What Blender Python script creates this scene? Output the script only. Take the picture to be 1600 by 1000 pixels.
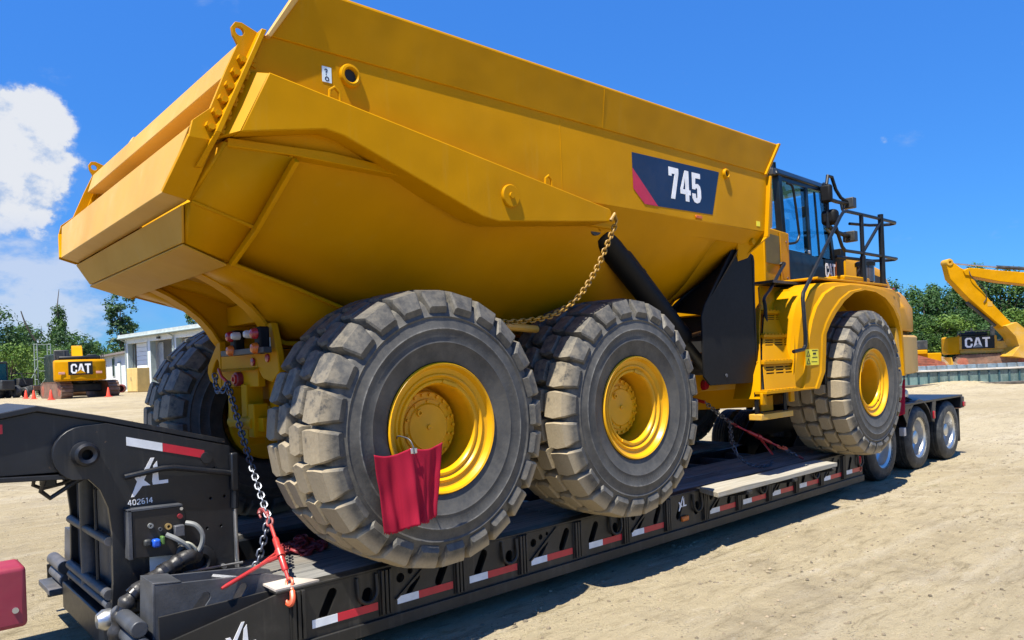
import bpy, bmesh, math, random
from mathutils import Vector, Matrix, noise
from mathutils.geometry import tessellate_polygon
random.seed(7)
PI = math.pi
for o in list(bpy.data.objects): bpy.data.objects.remove(o)
S = bpy.context.scene
COL = S.collection

# ------------------------------------------------------------------ camera
cd = bpy.data.cameras.new('camera'); cam = bpy.data.objects.new('camera', cd); COL.objects.link(cam)
CPOS = Vector((-2.8168, -5.4176, 1.7992)); YAW, PIT, ROL = 0.8518, 0.0026, -0.0396
fw = Vector((math.cos(YAW)*math.cos(PIT), math.sin(YAW)*math.cos(PIT), math.sin(PIT)))
rt = Vector((math.sin(YAW), -math.cos(YAW), 0)); up = rt.cross(fw)
rt2 = rt*math.cos(ROL)+up*math.sin(ROL); up2 = -rt*math.sin(ROL)+up*math.cos(ROL)
cam.matrix_world = Matrix(((rt2.x, up2.x, -fw.x, CPOS.x), (rt2.y, up2.y, -fw.y, CPOS.y), (rt2.z, up2.z, -fw.z, CPOS.z), (0, 0, 0, 1)))
cd.sensor_width = 36; cd.lens = 1149.5/1600*36
cd.shift_x = (800-777.5)/1600; cd.shift_y = (569.3-500)/1600
cd.clip_start = 0.05; cd.clip_end = 3000
S.camera = cam

# ------------------------------------------------------------------ light
SUND = Vector((0.45, 0.15, -1.0)).normalized()          # the way sunlight travels
sunpos = -SUND
elev = math.asin(sunpos.z); azim = math.atan2(sunpos.x, sunpos.y)
sl = bpy.data.lights.new('sun', 'SUN'); sl.energy = 5.0; sl.angle = math.radians(0.5); sl.color = (1.0, 0.93, 0.80)
so = bpy.data.objects.new('sun', sl); COL.objects.link(so); so.location = (0, 0, 40)
so.rotation_euler = SUND.to_track_quat('-Z', 'Y').to_euler()
W = bpy.data.worlds.new('World'); S.world = W; W.use_nodes = True
nt = W.node_tree; nt.nodes.clear()
def wn(t, **k):
    n = nt.nodes.new(t)
    for a, b in k.items(): setattr(n, a, b)
    return n
L = nt.links.new
wo = wn('ShaderNodeOutputWorld'); bg = wn('ShaderNodeBackground'); bg.inputs['Strength'].default_value = 0.15
sky = wn('ShaderNodeTexSky', sky_type='NISHITA', sun_disc=False, sun_elevation=elev, sun_rotation=azim)
sky.altitude = 200; sky.air_density = 1.0; sky.dust_density = 0.1; sky.ozone_density = 3.0
tc = wn('ShaderNodeTexCoord'); sep = wn('ShaderNodeSeparateXYZ'); L(tc.outputs['Generated'], sep.inputs[0])
def mth(op, a, b=None, c=None, clamp=False):
    n = wn('ShaderNodeMath', operation=op, use_clamp=clamp)
    for i, v in enumerate((a, b, c)):
        if v is None: continue
        if isinstance(v, (int, float)): n.inputs[i].default_value = v
        else: L(v, n.inputs[i])
    return n.outputs[0]
def ramp(v, a, b, c=0.0, d=1.0, interp='SMOOTHSTEP'):
    n = wn('ShaderNodeMapRange', interpolation_type=interp, clamp=True)
    L(v, n.inputs[0])
    for i, k in enumerate((a, b, c, d)): n.inputs[i+1].default_value = k
    return n.outputs[0]
tint = wn('ShaderNodeMix', data_type='RGBA', blend_type='MULTIPLY'); tint.inputs[0].default_value = 1.0
L(sky.outputs[0], tint.inputs[6]); tint.inputs[7].default_value = (0.165, 0.42, 0.74, 1)        # a deep, very blue summer sky
lowc = wn('ShaderNodeVectorMath', operation='SCALE'); L(tint.outputs[2], lowc.inputs[0]); L(ramp(sep.outputs['Z'], 0.0, 0.45, 0.50, 1.0, 'LINEAR'), lowc.inputs['Scale'])
# cumulus bank in the north, thin cloud lower down
def spot(d, deg0, deg1):
    n = wn('ShaderNodeVectorMath', operation='DOT_PRODUCT'); L(tc.outputs['Generated'], n.inputs[0]); n.inputs[1].default_value = Vector(d).normalized()
    return ramp(n.outputs['Value'], math.cos(math.radians(deg0)), math.cos(math.radians(deg1)))
def nz(scale, detail, rough, sc=(1, 1, 1), loc=(0, 0, 0)):
    m = wn('ShaderNodeMapping'); m.inputs['Scale'].default_value = sc; m.inputs['Location'].default_value = loc; L(tc.outputs['Generated'], m.inputs[0])
    n = wn('ShaderNodeTexNoise'); n.inputs['Scale'].default_value = scale; n.inputs['Detail'].default_value = detail; n.inputs['Roughness'].default_value = rough
    L(m.outputs[0], n.inputs['Vector']); return n.outputs['Fac']
n1 = nz(14, 11, 0.62, (1, 1, 1.15), (1.3, 0.2, 0.7)); n2 = nz(9, 7, 0.6, (1, 1, 2.0), (3.1, 0.4, 0.2)); n3 = nz(4.5, 5, 0.55, (1, 1, 1.6), (0.7, 2.2, 0.1))
bank = mth('MAXIMUM', spot((0.118, 0.959, 0.245), 7.0, 2.0), mth('MAXIMUM', spot((0.02, 0.96, 0.25), 9, 3), mth('MULTIPLY', spot((0.125, 0.975, 0.155), 5.0, 1.0), 0.72)))
c1 = ramp(mth('ADD', n1, mth('MULTIPLY', bank, 0.44)), 0.70, 0.84)
c1 = mth('MULTIPLY', c1, ramp(sep.outputs['Z'], 0.10, 0.20))                                  # flat, fading base
wisp = mth('MAXIMUM', spot((0.165, 0.976, 0.105), 7.0, 2.0), spot((0.02, 0.99, 0.12), 10, 4))
c2 = mth('MULTIPLY', ramp(mth('ADD', n2, mth('MULTIPLY', wisp, 0.32)), 0.62, 0.88), 0.75)
veil = mth('MULTIPLY', mth('MULTIPLY', ramp(n3, 0.40, 0.70), ramp(sep.outputs['Z'], 0.30, 0.10)), mth('MULTIPLY', spot((0.1, 0.985, 0.15), 26, 6), 0.38))
cov = mth('MAXIMUM', mth('MAXIMUM', c1, c2), veil)
cc = wn('ShaderNodeMix', data_type='RGBA'); cc.inputs[6].default_value = (1.35, 1.75, 2.5, 1); cc.inputs[7].default_value = (2.45, 2.55, 2.75, 1)
L(ramp(mth('MAXIMUM', mth('MULTIPLY', c1, ramp(n1, 0.33, 0.60)), mth('MULTIPLY', c2, 0.75)), 0.15, 0.8), cc.inputs[0])
mx = wn('ShaderNodeMix', data_type='RGBA'); L(cov, mx.inputs[0]); L(lowc.outputs[0], mx.inputs[6]); L(cc.outputs[2], mx.inputs[7])
L(mx.outputs[2], bg.inputs['Color']); L(bg.outputs[0], wo.inputs[0])
vs = S.view_settings
vs.view_transform = 'Standard'; vs.look = 'None'; vs.exposure = 1.10; vs.gamma = 1.0; vs.use_curve_mapping = False
S.render.engine = 'CYCLES'

# ------------------------------------------------------------------ materials
MATS = {}
class NT:
    """a short way to write node trees"""
    def __init__(s, name):
        s.m = bpy.data.materials.new(name); s.m.use_nodes = True; s.t = s.m.node_tree
        s.b = s.t.nodes['Principled BSDF']; s.out = s.t.nodes['Material Output']
    def n(s, t, **k):
        x = s.t.nodes.new(t)
        for a, b in k.items(): setattr(x, a, b)
        return x
    def l(s, a, b): s.t.links.new(a, b)
    def put(s, sock, v):
        if isinstance(v, (int, float)): sock.default_value = v
        elif isinstance(v, (tuple, list)): sock.default_value = tuple(v)+((1,) if len(v) == 3 and sock.type == 'RGBA' else ())
        else: s.l(v, sock)
    def coord(s, kind='Object'): return s.n('ShaderNodeTexCoord').outputs[kind]
    def pos(s): return s.n('ShaderNodeNewGeometry').outputs['Position']
    def map(s, v, scale=(1, 1, 1), loc=(0, 0, 0), rot=(0, 0, 0)):
        x = s.n('ShaderNodeMapping'); x.inputs['Scale'].default_value = scale; x.inputs['Location'].default_value = loc; x.inputs['Rotation'].default_value = rot
        s.l(v, x.inputs[0]); return x.outputs[0]
    def noise(s, v, scale, detail=4, rough=0.55, dist=0.0, out='Fac'):
        x = s.n('ShaderNodeTexNoise'); x.inputs['Scale'].default_value = scale; x.inputs['Detail'].default_value = detail
        x.inputs['Roughness'].default_value = rough; x.inputs['Distortion'].default_value = dist
        s.l(v, x.inputs['Vector']); return x.outputs[out]
    def math(s, op, a, b=0.0, clamp=False):
        x = s.n('ShaderNodeMath', operation=op, use_clamp=clamp); s.put(x.inputs[0], a); s.put(x.inputs[1], b); return x.outputs[0]
    def ramp(s, v, a, b, c=0.0, d=1.0):
        x = s.n('ShaderNodeMapRange', interpolation_type='SMOOTHSTEP', clamp=True)
        s.put(x.inputs[0], v)
        for i, k in enumerate((a, b, c, d)): x.inputs[i+1].default_value = k
        return x.outputs[0]
    def mix(s, f, a, b):
        x = s.n('ShaderNodeMix', data_type='RGBA'); s.put(x.inputs[0], f); s.put(x.inputs[6], a); s.put(x.inputs[7], b); return x.outputs[2]
    def bump(s, h, strength=0.3, dist=0.01):
        x = s.n('ShaderNodeBump'); x.inputs['Strength'].default_value = strength; x.inputs['Distance'].default_value = dist
        s.l(h, x.inputs['Height']); s.l(x.outputs[0], s.b.inputs['Normal']); return x
    def sep(s, v):
        x = s.n('ShaderNodeSeparateXYZ'); s.l(v, x.inputs[0]); return x.outputs
    def set(s, color=None, rough=None, metal=None, spec=None, coat=None):
        if color is not None: s.put(s.b.inputs['Base Color'], color)
        if rough is not None: s.put(s.b.inputs['Roughness'], rough)
        if metal is not None: s.put(s.b.inputs['Metallic'], metal)
        if spec is not None: s.put(s.b.inputs['Specular IOR Level'], spec)
        if coat is not None: s.put(s.b.inputs['Coat Weight'], coat); s.b.inputs['Coat Roughness'].default_value = 0.12

def paint(name, color, rough=0.4, var=0.12, dust=0.15, dustcol=(0.36, 0.31, 0.23), scale=3.0, bump=0.02, coat=0.0, metal=0.0, spec=0.5, dscale=1.7, streak=0.0, chips=0.0, ripple=0.0):
    if name in MATS: return MATS[name]
    t = NT(name); P = t.pos()
    a = t.noise(P, scale, 5); b = t.noise(P, scale*9, 4)
    dark = tuple(c*(1-var) for c in color); lite = tuple(min(1, c*(1+var)) for c in color)
    c = t.mix(t.ramp(a, 0.3, 0.7), dark, lite)
    m = t.math('MULTIPLY', t.ramp(t.noise(P, dscale, 7, 0.65), 0.42, 0.75), dust)
    m = t.math('MULTIPLY', m, t.ramp(b, 0.25, 0.7, 0.35, 1.0))
    if streak:
        st = t.noise(t.map(P, (9, 9, 0.7)), 2.0, 5)
        m = t.math('ADD', m, t.math('MULTIPLY', t.ramp(st, 0.55, 0.75), streak), True)
    c = t.mix(m, c, dustcol)
    if chips:
        cp = t.math('MULTIPLY', t.ramp(t.noise(P, 26, 6, 0.7), 0.66, 0.70), t.ramp(t.noise(P, 3.1, 4, 0.6), 0.48, 0.60)); c = t.mix(t.math('MULTIPLY', cp, chips), c, (0.13, 0.075, 0.045))
    r = t.math('ADD', t.math('MULTIPLY', b, 0.14), rough-0.07)
    r = t.math('ADD', r, t.math('MULTIPLY', m, 0.35), True)
    t.set(c, r, metal, spec, coat)
    if bump:
        bn = t.bump(t.noise(P, 55, 3), bump, 0.01)
        if ripple:
            b2 = t.n('ShaderNodeBump'); b2.inputs['Strength'].default_value = ripple; b2.inputs['Distance'].default_value = 0.12
            t.l(t.noise(P, 1.6, 2), b2.inputs['Height']); t.l(b2.outputs[0], bn.inputs['Normal'])
    MATS[name] = t.m; return t.m
def plain(name, color, rough=0.5, metal=0.0, var=0.08, scale=14):
    return paint(name, color, rough, var, 0.06, scale=scale, bump=0.03, metal=metal)

YEL = paint('yellow machine paint', (0.475, 0.222, 0.0007), 0.42, 0.09, 0.09, (0.46, 0.29, 0.06), 1.2, 0.015, 0.0, spec=0.06, dscale=0.9, streak=0.10, ripple=0.12)
TAILM = paint('dusty golden tail paint', (0.47, 0.245, 0.015), 0.5, 0.09, 0.36, (0.48, 0.34, 0.14), 1.3, 0.03, dscale=1.3, streak=0.25, spec=0.15)
YEL2 = paint('worn yellow machine paint', (0.48, 0.26, 0.015), 0.5, 0.12, 0.45, (0.40, 0.33, 0.22), 1.5, 0.03)
TGY = paint('dusty sunlit yellow paint', (0.52, 0.29, 0.04), 0.5, 0.08, 0.50, (0.52, 0.38, 0.20), 1.2, 0.03, dscale=1.4, streak=0.22)  # dust, plus the pale tone of sunlit rear faces put into the colour
RIMY = paint('yellow rim paint', (0.62, 0.31, 0.0015), 0.33, 0.08, 0.07, (0.42, 0.32, 0.16), 4.0, 0.02, 0.0, spec=0.3)
BLK = paint('black trailer paint', (0.0065, 0.0085, 0.013), 0.40, 0.3, 0.06, (0.30, 0.27, 0.22), 2.5, 0.06, streak=0.07, chips=0.8)
RAILM = paint('dusty black rail paint', (0.011, 0.011, 0.0105), 0.5, 0.3, 0.20, (0.22, 0.19, 0.15), 2.5, 0.06, streak=0.14, chips=0.9)
GRYM = paint('worn grey steel', (0.06, 0.066, 0.078), 0.5, 0.3, 0.5, (0.27, 0.24, 0.23), 5.0, 0.12, metal=0.2, chips=0.9)
VOID = paint('hollow shade black', (0.010, 0.010, 0.011), 0.7, 0.2, 0.05)  # near-black colour standing in for the shade in slots, holes and hollows
RUBB = paint('black rubber', (0.0045, 0.0048, 0.0055), 0.6, 0.2, 0.015, (0.2, 0.18, 0.15), 3.0, 0.05, spec=0.2)
CABB = paint('cab black paint', (0.006, 0.011, 0.016), 0.32, 0.2, 0.03, coat=0.15, spec=0.3)
TUBB = paint('black tube paint', (0.006, 0.008, 0.011), 0.42, 0.2, 0.03, spec=0.25)
HOSE = paint('black hose', (0.02, 0.02, 0.022), 0.45, 0.3, 0.12, scale=9, bump=0.25)
GHOSE = paint('grey hose', (0.18, 0.19, 0.19), 0.5, 0.2, 0.2, scale=9)
STEEL = paint('bright steel', (0.50, 0.52, 0.55), 0.32, 0.15, 0.1, metal=0.9, scale=10)
CHN = paint('zinc chain', (0.13, 0.145, 0.18), 0.42, 0.25, 0.05, metal=0.7, scale=20)
REDP = paint('red binder paint', (0.38, 0.014, 0.016), 0.35, 0.2, 0.12, scale=9, coat=0.3)
RCHN = paint('dull red chain paint', (0.20, 0.014, 0.022), 0.5, 0.3, 0.15, scale=12)
REDB = paint('faded red block paint', (0.24, 0.020, 0.042), 0.5, 0.12, 0.15, scale=6)
YCHN = paint('yellow chain paint', (0.28, 0.15, 0.008), 0.45, 0.25, 0.2, scale=15)
ALU = paint('polished aluminium', (0.62, 0.62, 0.60), 0.38, 0.06, 0.12, metal=0.95, scale=8)
WHT = plain('white paint', (0.78, 0.79, 0.80), 0.45)
NAVY = paint('navy decal', (0.006, 0.016, 0.050), 0.35, 0.1, 0.04)
REFR = plain('red reflective tape', (0.52, 0.012, 0.035), 0.3)
REFW = plain('white reflective tape', (0.72, 0.76, 0.80), 0.3)
DECR = plain('red decal', (0.46, 0.012, 0.04), 0.35)
ORNG = plain('orange lens', (0.50, 0.11, 0.008), 0.25)
ORDK = plain('dull orange marker lens', (0.55, 0.12, 0.01), 0.35)
REDL = plain('red lens', (0.28, 0.008, 0.02), 0.2)
CLRL = plain('clear lens', (0.42, 0.43, 0.45), 0.15)
BLUE = plain('blue gladhand', (0.01, 0.08, 0.50), 0.4)
LYEL = plain('warning yellow decal', (0.80, 0.68, 0.02), 0.4)
OLIV = paint('olive vent mesh', (0.13, 0.095, 0.015), 0.6, 0.2, 0.05)
CONE = paint('orange red cone plastic', (0.75, 0.055, 0.02), 0.45, 0.1, 0.12, scale=9)
RUST = paint('rusty track steel', (0.16, 0.085, 0.055), 0.7, 0.3, 0.4, (0.33, 0.26, 0.18), 4.0, 0.2)
RRED = paint('red brown grouser steel', (0.27, 0.075, 0.04), 0.65, 0.3, 0.25, (0.33, 0.26, 0.18), 4.0, 0.2)
BWAL = paint('white metal siding', (0.72, 0.76, 0.80), 0.5, 0.04, 0.12, scale=1.0)
BTRM = paint('grey green roof trim', (0.30, 0.36, 0.35), 0.5, 0.08, 0.1)
ROOFM = paint('grey brown roofing', (0.22, 0.19, 0.18), 0.6, 0.1, 0.15)
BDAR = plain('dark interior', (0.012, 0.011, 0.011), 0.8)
TAN = paint('tan cabinet paint', (0.60, 0.43, 0.16), 0.5, 0.08, 0.1)
MACH = paint('dark machinery', (0.025, 0.028, 0.03), 0.5, 0.3, 0.2)
GALV = paint('galvanised scaffold', (0.22, 0.27, 0.24), 0.5, 0.2, 0.2)

def tyre_mat():
    t = NT('dusty tyre rubber'); O = t.coord('Object'); sx = t.sep(O); P = t.pos()
    r = t.math('SQRT', t.math('ADD', t.math('MULTIPLY', sx[0], sx[0]), t.math('MULTIPLY', sx[2], sx[2])))
    a = t.noise(O, 3.0, 6, 0.65); b = t.noise(O, 16.0, 6, 0.7); f = t.noise(O, 60, 3)
    rub = t.mix(t.ramp(a, 0.35, 0.65), (0.034, 0.035, 0.036), (0.066, 0.066, 0.064))
    dust = t.math('MULTIPLY', t.ramp(b, 0.30, 0.70), t.ramp(r, 0.60, 0.86, 0.14, 0.50))
    col = t.mix(dust, rub, (0.21, 0.19, 0.15))
    mudz = t.ramp(t.math('ADD', sx[2], t.math('MULTIPLY', a, 0.9)), 1.25, -0.10)        # dried mud, most on the side it stood in
    mud = t.math('MULTIPLY', t.math('MULTIPLY', t.ramp(r, 0.79, 0.86), mudz), t.ramp(t.math('ADD', b, t.math('MULTIPLY', mudz, 0.26)), 0.42, 0.64))
    side = t.math('MULTIPLY', t.ramp(t.noise(O, 5.5, 7, 0.7), 0.54, 0.70), t.math('MULTIPLY', t.ramp(r, 0.72, 0.84, 0.0, 0.7), mudz))
    mud = t.math('MAXIMUM', mud, side)
    col = t.mix(t.math('MULTIPLY', mud, 0.85), col, t.mix(f, (0.30, 0.235, 0.14), (0.44, 0.37, 0.25)))
    ang = t.math('ARCTAN2', sx[2], sx[0]); tick = t.math('GREATER_THAN', t.math('SINE', t.math('MULTIPLY', ang, 150.0)), 0.2)
    tick = t.math('MULTIPLY', tick, t.math('MULTIPLY', t.math('GREATER_THAN', r, 0.565), t.math('LESS_THAN', r, 0.605)))
    worn = t.math('MULTIPLY', t.ramp(t.math('ABSOLUTE', t.math('SUBTRACT', r, 0.632)), 0.008, 0.002), t.ramp(b, 0.4, 0.7, 0.1, 0.6))
    col = t.mix(worn, col, (0.20, 0.20, 0.19))
    t.set(col, t.math('ADD', t.math('MULTIPLY', mud, 0.25), 0.58), 0, 0.35)
    t.bump(t.math('ADD', t.math('ADD', t.math('MULTIPLY', f, 0.5), b), t.math('MULTIPLY', tick, 0.8)), 0.35, 0.006)
    return t.m
TYRE = tyre_mat()
def small_tyre():
    t = NT('trailer tyre rubber'); O = t.coord('Object')
    b = t.noise(O, 9.0, 6, 0.7)
    t.set(t.mix(t.ramp(b, 0.4, 0.75), (0.022, 0.025, 0.028), (0.085, 0.085, 0.08)), 0.6, 0, 0.35); t.bump(b, 0.2, 0.005); return t.m
STYRE = small_tyre()
def wood(name, c0, c1, c2, gs=1.0):
    t = NT(name); P = t.pos(); inf = t.n('ShaderNodeObjectInfo')
    off = t.n('ShaderNodeCombineXYZ'); t.l(inf.outputs['Random'], off.inputs[0]); off.inputs[1].default_value = 0.3
    sc = t.n('ShaderNodeVectorMath', operation='SCALE'); t.l(off.outputs[0], sc.inputs[0]); sc.inputs['Scale'].default_value = 17
    ad = t.n('ShaderNodeVectorMath', operation='ADD'); t.l(P, ad.inputs[0]); t.l(sc.outputs[0], ad.inputs[1])
    g = t.noise(t.map(ad.outputs[0], (0.8*gs, 26, 26)), 2.2, 6, 0.6, 0.4); a = t.noise(P, 2.6, 6, 0.65)
    c = t.mix(t.ramp(g, 0.3, 0.7), c0, c1); c = t.mix(t.math('MULTIPLY', t.ramp(a, 0.5, 0.75), 0.55), c, c2)
    hv = t.n('ShaderNodeHueSaturation'); t.l(c, hv.inputs['Color'])
    t.l(t.math('ADD', t.math('MULTIPLY', inf.outputs['Random'], 0.5), 0.75), hv.inputs['Value'])
    t.set(hv.outputs[0], 0.75, 0, 0.3); t.bump(g, 0.6, 0.006); return t.m
DECK = wood('grey weathered deck wood', (0.10, 0.102, 0.102), (0.23, 0.228, 0.220), (0.25, 0.215, 0.17))
BOARDM = wood('pale weathered board', (0.30, 0.28, 0.23), (0.46, 0.43, 0.36), (0.36, 0.30, 0.20))
def flagmat():
    t = NT('red mesh cloth'); O = t.coord('Object'); 
    w = t.n('ShaderNodeTexWave', wave_type='BANDS', bands_direction='X'); w.inputs['Scale'].default_value = 55; t.l(O, w.inputs[0])
    w2 = t.n('ShaderNodeTexWave', wave_type='BANDS', bands_direction='Z'); w2.inputs['Scale'].default_value = 55; t.l(O, w2.inputs[0])
    h = t.math('MAXIMUM', w.outputs[1], w2.outputs[1])
    t.set(t.mix(t.ramp(h, 0.3, 0.9), (0.22, 0.006, 0.025), (0.46, 0.015, 0.05)), 0.75, 0, 0.2)
    t.bump(h, 0.35, 0.002)
    tr = t.n('ShaderNodeBsdfTranslucent'); tr.inputs[0].default_value = (0.75, 0.03, 0.06, 1)
    ms = t.n('ShaderNodeMixShader'); ms.inputs[0].default_value = 0.3
    t.l(t.b.outputs[0], ms.inputs[1]); t.l(tr.outputs[0], ms.inputs[2]); t.l(ms.outputs[0], t.out.inputs[0])
    return t.m
FLAG = flagmat()
def glass():
    t = NT('cab window glass')
    tr = t.n('ShaderNodeBsdfTransparent'); tr.inputs[0].default_value = (0.64, 0.87, 0.92, 1)
    gl = t.n('ShaderNodeBsdfGlossy'); gl.inputs['Roughness'].default_value = 0.03; gl.inputs[0].default_value = (1, 1, 1, 1)
    fr = t.n('ShaderNodeLayerWeight'); k = t.math('ADD', t.math('MULTIPLY', t.math('POWER', fr.outputs['Facing'], 4.0), 0.5), 0.05)
    ms = t.n('ShaderNodeMixShader'); t.l(k, ms.inputs[0]); t.l(tr.outputs[0], ms.inputs[1]); t.l(gl.outputs[0], ms.inputs[2])
    t.l(ms.outputs[0], t.out.inputs[0]); return t.m
GLAS = glass()
def leafmat(name, a, b, c):
    t = NT(name); P = t.pos()
    n = t.noise(P, 0.75, 5, 0.7); rnd = t.n('ShaderNodeNewGeometry').outputs['Random Per Island']
    col = t.mix(t.ramp(n, 0.35, 0.68), a, b); col = t.mix(t.math('MULTIPLY', rnd, 0.5), col, c)
    t.set(col, 0.55, 0, 0.3)
    tr = t.n('ShaderNodeBsdfTranslucent'); t.l(col, tr.inputs[0])
    ms = t.n('ShaderNodeMixShader'); ms.inputs[0].default_value = 0.28
    t.l(t.b.outputs[0], ms.inputs[1]); t.l(tr.outputs[0], ms.inputs[2]); t.l(ms.outputs[0], t.out.inputs[0]); return t.m
LEAFD = leafmat('dark green leaves', (0.010, 0.035, 0.018), (0.045, 0.115, 0.030), (0.08, 0.16, 0.03))
LEAFM = leafmat('mid green leaves', (0.014, 0.048, 0.018), (0.070, 0.155, 0.030), (0.10, 0.18, 0.035))
LEAFY = leafmat('yellow green leaves', (0.05, 0.12, 0.02), (0.12, 0.20, 0.03), (0.16, 0.24, 0.04))
BARK = paint('bark', (0.10, 0.08, 0.06), 0.85, 0.3, 0.1, scale=6, bump=0.5)
def groundmat():
    t = NT('pale sandy gravel'); P = t.pos()
    big = t.noise(P, 0.10, 6, 0.6); mid = t.noise(P, 0.9, 7, 0.65); fine = t.noise(P, 9.0, 8, 0.75); peb = t.noise(P, 60.0, 4, 0.7)
    trk = t.noise(t.map(P, (0.12, 1.5, 1), rot=(0, 0, 0.25)), 1.1, 6, 0.65, 0.6)
    c = t.mix(t.ramp(big, 0.35, 0.65), (0.315, 0.260, 0.158), (0.395, 0.335, 0.220))
    c = t.mix(t.math('MULTIPLY', t.ramp(mid, 0.48, 0.72), 0.7), c, (0.25, 0.212, 0.148))
    c = t.mix(t.math('MULTIPLY', t.ramp(trk, 0.5, 0.72), 0.6), c, (0.43, 0.38, 0.29))
    chop = t.noise(t.map(P, (0.45, 1.7, 1), rot=(0, 0, 0.45)), 5.5, 10, 0.78, 0.35); spk = t.noise(P, 34.0, 6, 0.75)
    zone = t.ramp(t.noise(P, 0.42, 4, 0.6), 0.36, 0.62, 0.25, 1.0)
    c = t.mix(t.math('MULTIPLY', t.math('MULTIPLY', t.ramp(chop, 0.50, 0.64), zone), 0.70), c, (0.135, 0.108, 0.058))
    c = t.mix(t.math('MULTIPLY', t.math('MULTIPLY', t.ramp(chop, 0.46, 0.34), zone), 0.65), c, (0.46, 0.41, 0.325))
    c = t.mix(t.math('MULTIPLY', t.ramp(spk, 0.57, 0.70), 0.65), c, (0.14, 0.115, 0.065))
    c = t.mix(t.math('MULTIPLY', t.ramp(spk, 0.42, 0.32), 0.45), c, (0.47, 0.42, 0.335))
    # wheel tracks pressed into the yard: pairs of bands that wander
    for rot, offs, amp in ((-0.62, (0.4, 2.5), 0.32), (0.10, (-4.2, -2.3), 0.38), (0.95, (5.0, 7.0), 0.35)):
        q = t.sep(t.map(P, (1, 1, 1), rot=(0, 0, rot))); wob = t.math('MULTIPLY', t.math('SUBTRACT', t.noise(P, 0.16, 2), 0.5), 3.0)
        for of in offs:
            dd = t.math('ABSOLUTE', t.math('SUBTRACT', t.math('ADD', q[1], wob), of))
            bar_ = t.math('SINE', t.math('MULTIPLY', q[0], 24.0))
            band = t.math('MULTIPLY', t.ramp(dd, 0.30, 0.17), t.ramp(t.noise(P, 0.7, 4), 0.38, 0.62))
            edge = t.math('MULTIPLY', t.ramp(t.math('ABSOLUTE', t.math('SUBTRACT', dd, 0.30)), 0.09, 0.02), t.ramp(t.noise(P, 0.7, 4), 0.38, 0.62))
            c = t.mix(t.math('MULTIPLY', t.math('MULTIPLY', band, t.ramp(bar_, -0.2, 0.8, 0.45, 1.0)), amp), c, (0.20, 0.165, 0.108))
            c = t.mix(t.math('MULTIPLY', edge, 0.28), c, (0.47, 0.42, 0.33))
    v = t.n('ShaderNodeTexVoronoi'); v.inputs['Scale'].default_value = 38; t.l(P, v.inputs['Vector'])
    keep = t.math('MULTIPLY', t.ramp(v.outputs['Distance'], 0.32, 0.22), t.ramp(t.noise(P, 5, 3), 0.52, 0.62))
    c = t.mix(t.math('MULTIPLY', keep, 0.75), c, t.mix(t.sep(v.outputs['Color'])[0], (0.13, 0.11, 0.075), (0.52, 0.46, 0.36)))
    grs = t.math('MULTIPLY', t.ramp(t.noise(P, 0.35, 5), 0.60, 0.70), t.ramp(fine, 0.5, 0.62))
    c = t.mix(t.math('MULTIPLY', grs, 0.45), c, (0.20, 0.19, 0.06))
    t.set(c, 0.92, 0, 0.2)
    h = t.math('ADD', t.math('MULTIPLY', mid, 0.8), t.math('ADD', t.math('MULTIPLY', fine, 0.8), t.math('MULTIPLY', peb, 0.22)))
    h = t.math('ADD', h, t.math('MULTIPLY', keep, 0.25)); h = t.math('ADD', h, t.math('MULTIPLY', chop, 0.9)); t.bump(h, 0.9, 0.06)
    return t.m
GRND = groundmat()

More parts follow.
